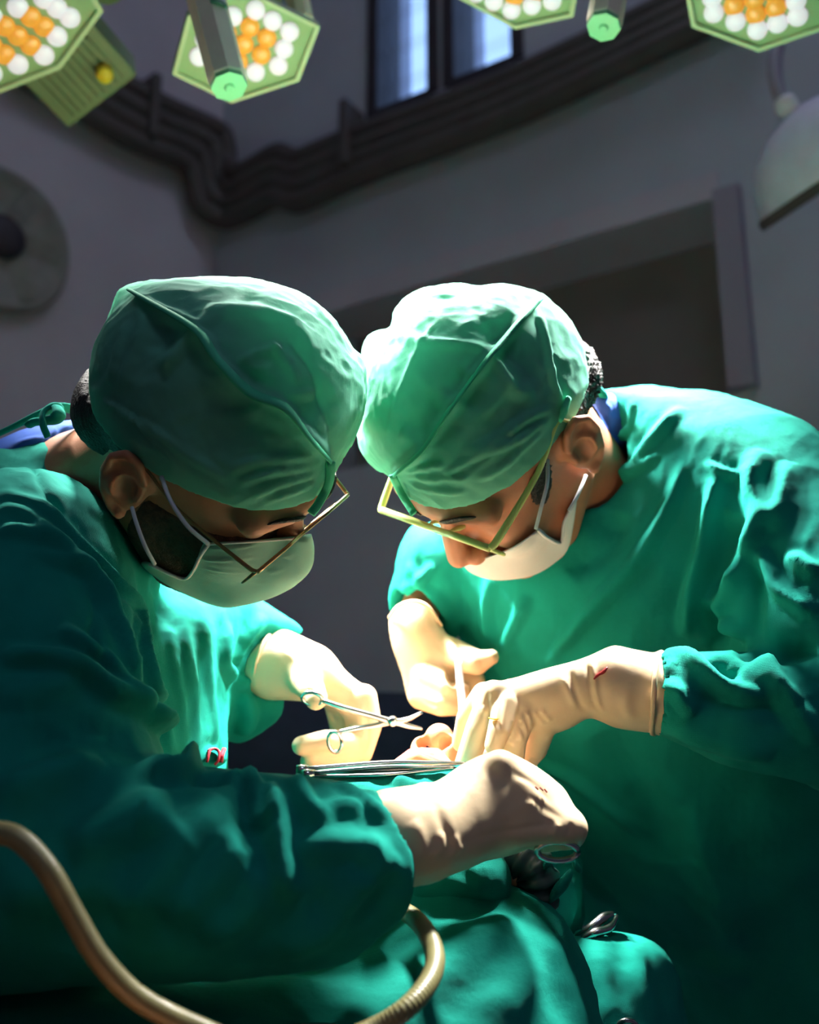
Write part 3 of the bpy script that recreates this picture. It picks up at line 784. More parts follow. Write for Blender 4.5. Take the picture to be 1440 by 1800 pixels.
def surf_line(mesh_v, pts, lift=.002, n=6, zmin=None):
    if zmin is not None: mesh_v = mesh_v[mesh_v[:, 2] > zmin]
    qx = mesh_v[:, 0] / mesh_v[:, 2] * FPX + 720; qy = 900 - mesh_v[:, 1] / mesh_v[:, 2] * FPX
    P2 = catmull(np.array(pts, float), n); out = []
    for a, b in P2:
        d2 = (qx - a) ** 2 + (qy - b) ** 2; r_ = 64
        while (d2 < r_).sum() < 3: r_ *= 1.6
        out.append(mesh_v[d2 < r_, 2].min() - lift)
    Z = np.array(out)
    if len(Z) > 6: Z = np.convolve(np.pad(Z, 2, 'edge'), np.ones(5) / 5, 'valid')
    return toW(np.stack([(P2[:, 0] - 720) / FPX * Z, (900 - P2[:, 1]) / FPX * Z, Z], 1))
sl = surf_line(v, [(228, 510), (262, 530), (345, 580), (382, 632), (440, 690), (500, 716), (545, 770), (582, 812)], .0015)
o = tube('cap_seam', sl, [.003, .004, .0055, .005, .0065, .006, .0035, .0025], M_CAPSEAM, capL, sides=8, flat=.45, n=1)
sl = surf_line(v, [(582, 812), (578, 850), (560, 885), (547, 903)], .0015)
tube('cap_seam', sl, .0035, M_CAPSEAM, capL, sides=8, flat=.45, n=1)

# mask
maskL_poly = [(366, 954), (440, 950), (520, 942), (560, 940), (560, 978), (540, 1014), (490, 1046), (430, 1064), (380, 1066), (300, 1032), (250, 995), (262, 988), (318, 1016), (336, 1006), (348, 978), (356, 958)]
mops = [group_op(hopsL[:11], .005, .01), ell(hp(frL, .085, 0, -.062), (.046, .05, .05), frL[1], .02), keep_poly(maskL_poly, .85),
        halfspace(hp(frL, .02, 0, 0), -frL[1][0], .002), halfspace(hp(frL, 0, 0, -.004), frL[1][2], .002)]
v, q = sculpt(mops, .0018)
v = folds(v, q, [([(360, 966), (440, 962), (515, 956)], 2.6, 2.2, 'h'), ([(345, 985), (420, 985), (520, 978)], 3.2, 2.4, 'h'), ([(340, 1002), (420, 1012), (505, 1003)], 3.2, 2.6, 'h'),
                 ([(352, 1008), (420, 1028), (480, 1028)], 3.0, 2.6, 'h'), ([(362, 958), (346, 985), (332, 1012), (300, 1012), (258, 990)], 1.5, 2, 'r')])
maskL = emit_mesh('face_mask', v, q, M_MASK_L, PLs)
tube('mask_edge', surf_line(v, [(368, 956), (352, 978), (338, 1006), (319, 1017), (262, 992)], .0006), .0018, M_MASK_R, maskL, sides=6, flat=.7, n=1)
tube('mask_edge', surf_line(v, [(368, 957), (440, 953), (520, 947)], .0006), .0014, M_MASK_R, maskL, sides=6, flat=.6, n=1)
tube('ear_loop', [hp(frL, .02, -.085, .03), V(290, 845, .775), V(325, 910, .77), V(366, 956, .775)][1:] and [toW(p) for p in [V(284, 838, .79), V(300, 880, .778), V(330, 925, .776), V(367, 957, .785)]], .0016, M_LOOP, maskL, sides=6)
tube('ear_loop', [toW(p) for p in [V(232, 892, .80), V(240, 920, .792), V(255, 960, .79), V(272, 992, .80)]], .0016, M_LOOP, maskL, sides=6)

# glasses
def arc(pts, r, m, parent, name, sides=8, n=6): return tube(name, [toW(p) for p in pts], r, m, parent, sides=sides, n=n)
def hpw(fr, f, l, u): return toW(hp(fr, f, l, u))
def glasses(person, fr, f0, u0, wd, m, name_frame, tilt, thick, lens_h, rim=True):
    """f0,u0 = where the front bar sits; tilt leans the lenses; returns the frame object"""
    P = lambda l, dv: hpw(fr, f0 + dv * tilt, l, u0 + dv)
    up = [(-wd, .004), (-wd * .5, .009), (-.012, .004), (0, .002), (.012, .004), (wd * .5, .009), (wd, .004)]
    root = tube('glasses', [P(*x) for x in up], thick, m, person, sides=8, n=5)
    for sd in (1, -1):
        ov = [(sd * (.012 + (wd - .012) * (.5 - .5 * math.cos(t))), .004 - lens_h * .5 + lens_h * .5 * math.copysign(abs(math.cos(t2)) ** .6, math.cos(t2))) for t, t2 in []]
        c = (.014 + wd) / 2; rw = (wd - .014) / 2; pts = []
        for k in range(24):
            t = 2 * math.pi * k / 24
            x = math.copysign(abs(math.cos(t)) ** .7, math.cos(t)); y = math.copysign(abs(math.sin(t)) ** .7, math.sin(t))
            pts.append(P(sd * (c + rw * x), .004 - lens_h * .5 + y * lens_h * .5))
        if rim: tube('lens_rim', np.array(pts + pts[:1]), thick * .55, m, root, sides=6, n=1)
        cen = np.mean(pts, 0); n_ = np.cross(pts[6] - pts[0], pts[12] - pts[0]); n_ /= np.linalg.norm(n_)
        lv = [cen + n_ * .0006] + [p_ + n_ * .0006 for p_ in pts] + [cen - n_ * .0006] + [p_ - n_ * .0006 for p_ in pts]
        lf = [(0, 1 + k, 1 + (k + 1) % 24) for k in range(24)] + [(25, 26 + (k + 1) % 24, 26 + k) for k in range(24)] + [(1 + k, 26 + k, 26 + (k + 1) % 24, 1 + (k + 1) % 24) for k in range(24)]
        obj('lens', lv, lf, M_LENSG, root)
        tube('temple', [P(sd * wd, .004), P(sd * (wd + .003), .004) + (hpw(fr, -.012, 0, 0) - hpw(fr, 0, 0, 0)), hpw(fr, .04, sd * .078, u0 + .012), hpw(fr, 0, sd * .081, u0 + .026), hpw(fr, -.012, sd * .079, u0 + .012)], [thick, thick * 1.1, thick * .8, thick * .7, thick * .7], m, root, sides=8)
        arc_ = [hpw(fr, f0 - .004, sd * .012, u0 - .004), hpw(fr, f0 - .012, sd * .013, u0 - .012)]
        tube('nose_pad', [arc_[0], arc_[1], arc_[1] + (arc_[1] - arc_[0]) * .5], [.0012, .003, .002], m, root, sides=6, n=3)
    return root
def eyebrow(person, fr, sides):
    for sd in sides:
        tube('eyebrow', [hpw(fr, .1085, sd * .012, .024), hpw(fr, .1075, sd * .022, .028), hpw(fr, .1015, sd * .036, .030), hpw(fr, .091, sd * .052, .024)], [.002, .0042, .004, .0012], M_HAIR, person, sides=8, flat=.5)
eyebrow(PLs, frL, (1, -1))
glasses(PLs, frL, .112, -.004, .065, M_GOLD, 'glasses', .25, .0016, .030)

# hair and beard
hair_ops = [group_op(hopsL[:3], .004, .01), ell(hp(frL, -.065, 0, -.02), (.045, .06, .05), frL[1], .012),
            halfspace(hp(frL, -.018, 0, 0), frL[1][0] - frL[1][2] * .45, .006), halfspace(hp(frL, 0, 0, -.052), -frL[1][2] - frL[1][0] * .2, .01),
            halfspace(hemL_p + frL[1][2] * .004, -hemL_n, .003)]
v, q = sculpt(hair_ops, .002)
v = v + vnormals(v, q) * (.0008 * vnoise(v * np.array([200, 40, 200]), 5))[:, None]
emit_mesh('hair', v, q, M_HAIR, PLs)
v, q = sculpt([group_op(hopsL[:6], .0012, .01), halfspace(hp(frL, 0, 0, -.022), frL[1][2] - frL[1][0] * .25, .006), halfspace(hp(frL, .005, 0, 0), -frL[1][0], .006)], .002)
v = v + vnormals(v, q) * (.0006 * vnoise(v * 220, 9))[:, None]
emit_mesh('beard', v, q, M_BEARD, PLs)

# gown
gownL_torso = [(-420, 860), (-150, 800), (0, 792), (60, 772), (96, 770), (128, 800), (150, 850), (170, 905), (205, 940), (250, 985), (320, 1030), (400, 1040), (436, 1046), (438, 1085), (420, 1140), (404, 1210), (398, 1290), (396, 1360),
               (380, 1500), (380, 1700), (400, 2000), (-420, 2100)]
gops = [inflate(gownL_torso, (.99, .00012, -.00010, 150, 1050), .165, .17),
        path([V(40, 1010, .87), V(78, 1240, .785), V(60, 1470, .735)], [.085, .080, .084], .03),
        path([V(-60, 1520, .735), V(120, 1515, .712), V(320, 1532, .70), V(550, 1532, .708), V(700, 1500, .718)], [.085, .076, .067, .0585, .0395], .02),
        path([V(62, 806, .955), V(104, 822, .93), V(138, 872, .915), V(168, 935, .905)], [.014, .016, .016, .016], .015),
        path([V(-10, 884, .95), V(85, 862, .94), V(150, 940, .925), V(230, 1010, .91)], [.045, .032, .028, .025], .02),
        inflate([(330, 1020), (440, 1048), (490, 1076), (522, 1098), (530, 1112), (500, 1122), (470, 1145), (452, 1185), (462, 1215), (496, 1226), (488, 1262), (430, 1304), (392, 1300), (340, 1250), (300, 1150)], 1.05, .055, .06, .015),
        path([fromW(baseL + [0, 0, 1.05]), fromW(baseL + [0, 0, .45])], [.17, .21], .05),
        # opening round the wrist and neck
        path([V(700, 1474, .7185), V(790, 1462, .745)], [.030, .04], .004, True),
        path([V(470, 1168, 1.033), V(560, 1180, 1.02)], [.029, .034], .004, True),
        halfspace(V(730, 1490, .72), (1, .03, 0), .003), halfspace(V(708, 1410, .72), (1, .42, 0), .012), halfspace(V(722, 1570, .72), (1, -.25, 0), .012),
        path([hp(frL, -.03, 0, -.035), V(172, 870, .955)], [.056, .054], .006, True)]
v, q = sculpt(gops, .0030, ((-.42, .02), (-.36, .12), (.60, 1.12)), .022)
GOWNL_F = [
    # collar band and the seams by the shoulder
    ([(40, 785), (75, 850), (115, 910), (160, 960), (215, 1020), (250, 1060)], 3, 4, 'v'),
    ([(0, 860), (60, 880), (110, 915), (150, 960), (230, 1040), (255, 1075), (262, 1140), (275, 1200), (300, 1290), (312, 1330)], 6, 8, 'h'),
    ([(0, 885), (50, 900), (110, 950), (160, 1000), (200, 1070), (240, 1160), (258, 1225)], 6, 8, 'h'),
    ([(0, 930), (70, 935), (140, 990), (165, 1010)], 5, 9, 'h'),
    ([(60, 960), (110, 985), (150, 1000), (190, 1045), (225, 1090)], 4, 8, 'h'),
    ([(250, 1070), (248, 1130), (245, 1170)], 4, 5, 'h'),
    ([(110, 1095), (150, 1130), (185, 1150), (225, 1195), (262, 1235)], 6, 8, 'h'),
    ([(165, 1010), (172, 1060), (166, 1110), (182, 1145), (195, 1190)], 4, 4, 'v'),
    ([(0, 1150), (90, 1155), (140, 1170), (190, 1205), (262, 1240), (290, 1275)], 8, 10, 'h'),
    ([(262, 1240), (290, 1290), (292, 1330)], 7, 9, 'h'),
    ([(0, 1235), (80, 1205), (140, 1190)], 4, 14, 'h'),
    # chest, hanging folds
    ([(322, 1045), (330, 1120), (350, 1220), (352, 1320)], 2.25, 9, 'h'), ([(350, 1045), (365, 1120), (380, 1220), (390, 1320)], 2.25, 8, 'h'),
    ([(295, 1050), (305, 1130), (325, 1230), (335, 1310)], 1.35, 7, 'h'), ([(385, 1050), (400, 1110), (395, 1180)], 1.8, 8, 'h'), ([(270, 1010), (290, 1060), (300, 1110)], 4, 10, 'v'),
    # near sleeve
    ([(255, 1330), (290, 1360), (330, 1345), (390, 1332), (405, 1350)], 9, 9, 'h'), ([(340, 1350), (372, 1366), (400, 1358)], 7, 8, 'v'),
    ([(405, 1365), (425, 1348), (440, 1362), (450, 1400), (455, 1430), (470, 1428), (480, 1390)], 6, 7, 'h'),
    ([(446, 1370), (442, 1430), (438, 1500)], 7, 10, 'v'), ([(470, 1365), (488, 1420), (490, 1480), (500, 1540), (520, 1580)], 6, 9, 'h'),
    ([(520, 1358), (540, 1410), (580, 1450)], 5, 8, 'h'), ([(590, 1365), (640, 1400), (680, 1440)], 4, 8, 'h'), ([(560, 1420), (600, 1412), (640, 1416)], 4, 9, 'h'),
    ([(390, 1400), (330, 1480), (260, 1560), (200, 1600)], 7, 16, 'h'), ([(430, 1440), (380, 1540), (300, 1620)], 7, 16, 'h'), ([(300, 1400), (220, 1440), (120, 1500)], 7, 18, 'h'),
    ([(250, 1440), (290, 1450), (310, 1440)], 6, 14, 'r'), ([(470, 1520), (430, 1600), (350, 1650)], 6, 16, 'h'), ([(700, 1500), (640, 1560), (560, 1640), (500, 1680)], 5, 14, 'h'),
    ([(520, 1500), (600, 1480), (690, 1500)], 4, 12, 'h'), ([(620, 1530), (660, 1550), (700, 1540)], 4, 10, 'v'), ([(540, 1600), (620, 1600), (690, 1570)], 4, 14, 'v'), ([(640, 1470), (650, 1520), (630, 1570)], 4, 10, 'r'),
    ([(0, 1400), (90, 1360), (180, 1330)], 6, 18, 'h'), ([(40, 1300), (140, 1290), (240, 1300)], 5, 20, 'v'), ([(0, 1560), (120, 1560), (220, 1540)], 5, 20, 'h'),
    # far sleeve
    ([(470, 1080), (440, 1120), (420, 1170)], 5, 9, 'h'), ([(410, 1090), (400, 1160), (420, 1195), (450, 1198)], 5, 8, 'h'), ([(430, 1215), (440, 1260), (425, 1300)], 5, 10, 'h')]
v = folds(v, q, [(a, b * 1.6, c_ * .9, d) for a, b, c_, d in GOWNL_F])
v = v + vnormals(v, q) * (.0010 * vnoise(v * 14, 11) + .0004 * vnoise(v * 45, 12) + .0016 * ridged(v * np.array([7, 5, 7]), 35))[:, None]
gownL = emit_mesh('surgical_gown', v, q, M_GOWN, PLs); GVL = v

# red embroidery on the chest
def stitch(pts, r=.002):
    return tube('red_lettering', surf_line(GVL, pts, .0012, 4, .80), r, M_RED, gownL, sides=6, flat=.6, n=1)
stitch([(346, 1322), (347, 1334), (348, 1345)])
stitch([(364, 1340), (367, 1326), (370, 1317)]); stitch([(366, 1320), (377, 1316), (385, 1322), (384, 1336), (378, 1344)])
stitch([(394, 1316), (390, 1328), (388, 1340)])

# blue scrub shirt and the gown's tie
v, q = sculpt([inflate([(-60, 800), (0, 772), (40, 755), (90, 742), (132, 738), (150, 748), (140, 764), (112, 772), (104, 800), (20, 830), (-60, 840)], .985, .05, .06)], .0035)
v = folds(v, q, [([(20, 775), (80, 768)], 2, 5, 'h'), ([(95, 745), (102, 770)], 3, 4, 'h'), ([(118, 742), (122, 765)], 2, 4, 'h')])
emit_mesh('scrub_shirt', v, q, M_BLUE, PLs)
tie = tube('gown_tie', [W(-30, 775, .93), W(20, 752, .93), W(55, 735, .93), W(85, 722, .93), W(110, 716, .935), W(146, 726, .95), W(150, 732, .96)], [.004, .004, .005, .006, .006, .006, .005], M_GOWN, PLs, sides=8, flat=.5)
tube('tie_loop', [W(84, 768, .905), W(76, 748, .905), W(75, 728, .91), W(86, 716, .915), W(100, 714, .92), W(106, 722, .92), W(92, 732, .915)], [.0045, .005, .0045, .0045, .0045, .005, .005], M_GOWN, tie, sides=8, flat=.55)
tube('tie_loop', [W(100, 716, .915), W(104, 728, .91), W(96, 738, .912), W(62, 742, .918), W(50, 748, .925)], [.005, .0065, .006, .005, .004], M_GOWN, tie, sides=8, flat=.6)

# ---- right surgeon -----------------------------------------------------------
baseR = np.array([.50, 1.26, 0.0])
PRs = thing('person', 'surgeon in green gown, lime glasses and lowered white mask bending in from the right', 'person', baseR, 'surgeons')
cR = V(884, 754, .975)
frR = frame_local(cR, (-.48, -.83, -.20), (.69, -.26, -.67))
torsoR = [([V(1150, 920, 1.17), V(1230, 1100, 1.19), fromW(baseR + [0, 0, .92])], [.05, .10, .11]),
          ([V(1310, 890, 1.05), V(1150, 880, 1.13), V(880, 980, 1.2)], [.035, .045, .03]),
          ([fromW(baseR + [0, -.09, .9]), fromW(baseR + [0, -.1, .5]), fromW(baseR + [0, -.1, .07])], [.085, .06, .045]),
          ([fromW(baseR + [0, .09, .9]), fromW(baseR + [0, .1, .5]), fromW(baseR + [0, .1, .07])], [.085, .06, .045]),
          ([fromW(baseR + [0, -.1, .05]), fromW(baseR + [-.14, -.11, .035])], [.045, .035]),
          ([fromW(baseR + [0, .1, .05]), fromW(baseR + [-.14, .11, .035])], [.045, .035])]
armsR = [([V(1330, 900, 1.03), V(1500, 1240, .91), V(1160, 1220, .90), V(1060, 1215, .905)], [.035, .035, .024, .02]),
         ([V(860, 980, 1.2), V(765, 1020, 1.16), V(732, 1085, 1.12), V(732, 1130, 1.10)], [.03, .025, .02, .02])]
bodyR, hopsR = body(PRs, frR, ([hp(frR, -.03, 0, -.04), V(1030, 850, 1.07)], [.050, .048]), torsoR, armsR, baseR, headbox(cR))
capR_poly = [(955, 520), (985, 570), (1003, 622), (1010, 650), (1004, 700), (995, 760), (975, 830), (920, 890), (840, 935), (770, 930), (725, 905), (695, 850), (660, 822), (634, 790), (627, 745), (634, 690), (638, 640), (640, 605), (660, 585), (688, 578), (696, 545), (722, 518), (760, 505), (810, 500), (850, 510), (900, 518)]
hemR_p = hp(frR, .0, 0, .022); hemR_n = -(frR[1][2] * .96 - frR[1][0] * .27)
v, q = sculpt([inflate(capR_poly, .975, .122, .085), offset(ell(hp(frR, -.008, 0, .038), (.096, .075, .084), frR[1]), .006), halfspace(hemR_p, hemR_n, .002)], .0024)
CAPR_F = [([(950, 523), (905, 575), (862, 625), (820, 680), (780, 735), (742, 792), (690, 836), (710, 870), (729, 905)], 6, 5, 'r'),
          ([(862, 625), (885, 650), (905, 685), (945, 688)], 5, 6, 'r'), ([(862, 622), (830, 608), (740, 600)], 3, 5, 'r'),
          ([(765, 560), (725, 630), (690, 720), (670, 810)], 3, 3, 'r'), ([(636, 605), (690, 590), (760, 605)], 3, 6, 'r'),
          ([(950, 545), (965, 610), (975, 670), (990, 700)], 4, 5, 'h'), ([(985, 715), (930, 735), (860, 780), (800, 800)], 3, 5, 'h'), ([(985, 722), (920, 770), (840, 800), (770, 840)], 3, 5, 'h'),
          ([(975, 740), (900, 810), (830, 850)], 2.5, 5, 'h'), ([(694, 838), (740, 825), (790, 815)], 3, 4, 'h'), ([(694, 840), (750, 845), (830, 840)], 3, 4, 'h'), ([(698, 846), (750, 865), (820, 868)], 3, 4, 'h'), ([(702, 855), (745, 885)], 3, 4, 'h'),
          ([(860, 560), (890, 600), (930, 650), (960, 665)], 7, 16, 'v'), ([(780, 700), (740, 750), (760, 790)], 6, 22, 'v'), ([(830, 660), (800, 700)], 5, 18, 'v'), ([(700, 760), (740, 790)], 4, 8, 'r'), ([(860, 720), (900, 760)], 4, 30, 'v'),
          ([(690, 580), (720, 525), (810, 512)], 3, 5, 'r')]
v = folds(v, q, [(a, b * 1.2, c_ * .85, d) for a, b, c_, d in CAPR_F])
v = v + vnormals(v, q) * (.0005 * vnoise(v * 40, 4) + .0011 * ridged(v * 11, 33) + .0006 * ridged(v * 24, 34))[:, None]
capR = emit_mesh('surgical_cap', v, q, M_CAP, PRs)
tube('cap_seam', surf_line(v, [(948, 526), (905, 575), (862, 625), (820, 680), (780, 735), (742, 792), (692, 836)], .0015), [.005, .0045, .004, .003, .0035, .003, .0025], M_CAPSEAM, capR, sides=8, flat=.45, n=1)
tube('cap_seam', surf_line(v, [(690, 836), (705, 866), (728, 903)], .0015), .0035, M_CAPSEAM, capR, sides=8, flat=.45, n=1)
tube('cap_tie', surf_line(v, [(1000, 700), (992, 722), (985, 740)], .003) , [.006, .008, .004], M_CAPSEAM, capR, sides=8, flat=.4, n=1)
# mask under the nose
maskR_poly = [(808, 986), (850, 980), (900, 962), (940, 935), (948, 928), (965, 942), (988, 950), (990, 915), (1012, 876), (1012, 900), (1000, 962), (975, 990), (936, 1012), (885, 1020), (850, 1016), (816, 1000)]
mops = [group_op(hopsR[:6], .006, .01), ell(hp(frR, .078, 0, -.082), (.04, .05, .045), frR[1], .02), keep_poly(maskR_poly, .95), halfspace(hp(frR, .0, 0, 0), -frR[1][0], .002)]
v, q = sculpt(mops, .0018)
v = folds(v, q, [([(820, 992), (880, 984), (935, 950)], 1.3, 2.5, 'r'), ([(850, 998), (910, 984), (945, 955)], 1.3, 2.5, 'r'), ([(940, 935), (965, 950), (985, 952)], 2, 3, 'r')])
maskR = emit_mesh('face_mask', v, q, M_MASK_R, PRs)
tube('mask_edge', surf_line(v, [(812, 988), (850, 983), (900, 965), (940, 938)], .0006), .0014, M_LOOP, maskR, sides=6, flat=.6, n=1)
tube('mask_edge', surf_line(v, [(946, 932), (962, 946), (986, 954), (992, 918), (1010, 884)], .0006), .0018, M_LOOP, maskR, sides=6, flat=.7, n=1)
tube('ear_loop', [W(963, 808, .915), W(962, 850, .905), W(952, 890, .90), W(942, 930, .905)], .0017, M_LOOP, maskR, sides=6)
tube('ear_loop', [W(1030, 836, .950), W(1022, 856, .938), W(1012, 878, .930), W(1000, 898, .928)], .0017, M_LOOP, maskR, sides=6)
eyebrow(PRs, frR, (1, -1))
glasses(PRs, frR, .113, .012, .066, M_LIME, 'glasses', .25, .0032, .030, rim=True)
hair_ops = [group_op(hopsR[:3], .005, .01), ell(hp(frR, -.065, 0, -.01), (.045, .06, .05), frR[1], .012),
            halfspace(hp(frR, -.02, 0, 0), frR[1][0] - frR[1][2] * .3, .006), halfspace(hp(frR, 0, 0, -.045), -frR[1][2] - frR[1][0] * .2, .01), halfspace(hemR_p + frR[1][2] * .004, -hemR_n, .003)]
v, q = sculpt(hair_ops, .002)
v = v + vnormals(v, q) * (.0035 * vnoise(v * 130, 6))[:, None]
emit_mesh('hair', v, q, M_HAIR, PRs)
sb = [group_op(hopsR[:3], .003, .01), keep_poly([(930, 850), (955, 815), (968, 822), (966, 870), (955, 890), (940, 885)], .92)]
v, q = sculpt(sb + [halfspace(V(900, 800, .965), (0, 0, 1), .001)], .002)
v = v + vnormals(v, q) * (.0025 * vnoise(v * 130, 8))[:, None]
emit_mesh('hair', v, q, M_HAIR, PRs)
gownR_torso = [(1045, 690), (1112, 686), (1150, 690), (1225, 704), (1292, 728), (1345, 772), (1402, 850), (1450, 930), (1540, 1060), (1640, 1250), (1700, 2000), (1240, 2050), (1190, 1800), (1172, 1690), (1060, 1650), (965, 1560), (905, 1420), (870, 1290), (845, 1190), (806, 1110), (786, 1040), (750, 960), (780, 900), (880, 880), (1000, 900), (1060, 850), (1080, 800), (1085, 740)]
gops = [inflate(gownR_torso, (1.12, -.00012, .00017, 1150, 1100), .15, .17),
        path([V(1320, 880, 1.03), V(1440, 1060, .95), V(1520, 1240, .91)], [.085, .085, .08], .03),
        path([V(1138, 714, 1.075), V(1122, 785, 1.06), V(1080, 862, 1.045), V(1016, 925, 1.035)], [.016, .016, .017, .02], .018),
        path([V(1135, 790, 1.10), V(1230, 800, 1.08), V(1320, 860, 1.05)], [.045, .055, .06], .04),
        path([V(1540, 1270, .91), V(1430, 1262, .895), V(1300, 1245, .89), V(1186, 1222, .893)], [.065, .054, .047, .036], .012),
        inflate([(735, 920), (800, 950), (830, 1010), (812, 1075), (800, 1122), (775, 1104), (745, 1062), (718, 1056), (690, 1078), (684, 1052), (694, 1010), (706, 960)], 1.14, .055, .06, .012),
        path([fromW(baseR + [0, 0, 1.0]), fromW(baseR + [0, 0, .45])], [.17, .21], .05),
        path([V(1176, 1220, .893), V(1090, 1217, .90)], [.030, .038], .004, True),
        path([V(732, 1070, 1.12), V(735, 1140, 1.10)], [.027, .034], .004, True),
        path([hp(frR, -.03, 0, -.04), V(1022, 830, 1.06)], [.054, .053], .006, True)]
v, q = sculpt(gops, .0031, ((-.05, .46), (-.42, .14), (.80, 1.26)), .022)
GOWNR_F = [
    ([(1112, 695), (1095, 770), (1065, 835), (1030, 885)], 4, 5, 'h'), ([(1200, 710), (1160, 755), (1130, 790), (1080, 850)], 5, 8, 'h'), ([(1160, 790), (1110, 830), (1060, 870)], 4, 7, 'h'),
    ([(1200, 810), (1180, 880), (1150, 940), (1100, 1010), (1050, 1060), (990, 1130), (960, 1170)], 7, 8, 'h'),
    ([(1260, 830), (1245, 900), (1235, 960), (1220, 1020), (1208, 1080), (1205, 1120)], 8, 9, 'h'), ([(1290, 900), (1260, 980), (1255, 1060)], 9, 16, 'v'),
    ([(1340, 790), (1320, 840), (1330, 900), (1310, 960), (1300, 990)], 8, 12, 'h'), ([(1390, 810), (1370, 880), (1350, 930)], 6, 14, 'h'),
    ([(1240, 810), (1260, 825), (1300, 835)], 4, 6, 'h'), ([(1305, 980), (1285, 1020), (1265, 1065), (1266, 1095), (1290, 1110), (1304, 1130)], 10, 9, 'r'), ([(1250, 1060), (1262, 1120), (1290, 1150)], 10, 12, 'v'),
    ([(1335, 962), (1345, 1000), (1370, 1040), (1440, 1080)], 7, 9, 'h'), ([(1380, 975), (1410, 990), (1440, 1010)], 5, 9, 'h'), ([(1325, 985), (1325, 1060), (1320, 1130)], 6, 12, 'v'), ([(1290, 1140), (1360, 1145), (1440, 1140)], 9, 10, 'v'),
    # forearm sleeve
    ([(1165, 1150), (1195, 1140), (1240, 1175), (1300, 1215), (1360, 1225)], 6, 10, 'h'), ([(1155, 1205), (1190, 1215), (1220, 1260)], 5, 8, 'h'), ([(1260, 1150), (1275, 1170), (1300, 1180)], 6, 10, 'v'),
    ([(1340, 1140), (1360, 1190), (1400, 1240)], 6, 12, 'h'), ([(1200, 1240), (1280, 1232), (1350, 1240), (1400, 1270)], 6, 14, 'v'), ([(1180, 1280), (1260, 1310), (1360, 1330)], 4, 14, 'h'), ([(1380, 1230), (1410, 1260), (1440, 1300)], 5, 12, 'h'),
    # front below the arm
    ([(920, 1340), (1000, 1370), (1080, 1430), (1140, 1480)], 5, 10, 'h'), ([(960, 1450), (1020, 1540), (1080, 1600)], 6, 14, 'h'), ([(1060, 1290), (1130, 1400), (1170, 1520)], 6, 24, 'v'), ([(1080, 1600), (1180, 1680), (1320, 1720)], 6, 20, 'h'), ([(1200, 1420), (1260, 1560), (1280, 1700)], 5, 26, 'h'),
    ([(930, 1050), (900, 1100), (880, 1150)], 4, 10, 'h'), ([(860, 1010), (850, 1080), (860, 1140)], 4, 10, 'h'), ([(1090, 900), (1060, 960), (1000, 1010)], 6, 14, 'v'),
    ([(760, 990), (740, 1030), (770, 1060), (790, 1100)], 5, 8, 'h'), ([(715, 990), (735, 1020), (700, 1050)], 4, 8, 'h')]
v = folds(v, q, [(a, b * 1.6, c_ * .9, d) for a, b, c_, d in GOWNR_F])
v = v + vnormals(v, q) * (.0010 * vnoise(v * 14, 21) + .0005 * vnoise(v * 45, 22) + .0016 * ridged(v * np.array([7, 5, 7]), 36))[:, None]
gownR = emit_mesh('surgical_gown', v, q, M_GOWN, PRs); GVR = v
v, q = sculpt([inflate([(1036, 700), (1060, 690), (1100, 694), (1116, 704), (1112, 750), (1092, 800), (1064, 842), (1060, 800), (1066, 760), (1052, 725)], (1.055, .0004, 0, 1080, 760), .022, .05)], .0028)
v = folds(v, q, [([(1085, 750), (1092, 775), (1096, 790)], 3, 4, 'v'), ([(1070, 735), (1100, 740)], 2, 3, 'h'), ([(1040, 706), (1070, 712), (1068, 740)], 2, 3, 'h')])
emit_mesh('scrub_shirt', v, q, M_BLUE, PRs)
tube('gown_tie', [W(1036, 690, 1.03), W(1046, 684, 1.03), W(1056, 692, 1.03), W(1062, 698, 1.04)], [.005, .009, .008, .004], M_GOWN, PRs, sides=8, flat=.5)

# ------------------------------------------------------------------ gloved hands
def glove(person, ops, lines, h=.0015, m=M_GLOVE, fine=None):
    v, q = sculpt(ops, h); v = smooth_mesh(v, q, 1, .4)
    v = folds(v, q, lines)
    return emit_mesh('glove', v, q, m, person), v
def bead(parent, pts, r=.0016):
    return tube('cuff_bead', pts, r, M_GLOVE, parent, sides=6, n=6)
# left surgeon, near hand: a closed fist seen from its back
ops = [path([V(692, 1474, .7185), V(740, 1466, .732), V(790, 1452, .748)], [.0325, .0325, .030], .01),
       inflate([(735, 1392), (765, 1386), (800, 1352), (845, 1328), (882, 1320), (906, 1330), (938, 1352), (968, 1382), (978, 1408), (994, 1432), (1012, 1440), (1018, 1460), (1002, 1478), (960, 1481), (900, 1503), (850, 1514), (790, 1530), (735, 1545)],
               (.770, .0001, -.0001, 870, 1420), .034, .03, .012),
       path([V(880, 1346, .760), V(930, 1372, .775), V(966, 1398, .790), V(958, 1440, .806), V(925, 1455, .800)], [.011, .0108, .0105, .010, .009], .008),
       path([V(915, 1385, .758), V(958, 1400, .774), V(982, 1420, .785), V(970, 1455, .800), V(935, 1465, .795)], [.010, .0105, .0100, .010, .009], .010),
       path([V(925, 1420, .754), V(975, 1432, .767), V(1000, 1448, .776), V(990, 1468, .792), V(955, 1472, .79)], [.010, .0105, .0100, .0095, .009], .010),
       path([V(910, 1458, .750), V(970, 1456, .757), V(1009, 1456, .764), V(1005, 1468, .778), V(965, 1472, .782)], [.010, .0100, .0096, .0090, .008], .010),
       path([V(840, 1390, .79), V(880, 1420, .815), V(930, 1440, .818)], [.015, .012, .0095], .006)]
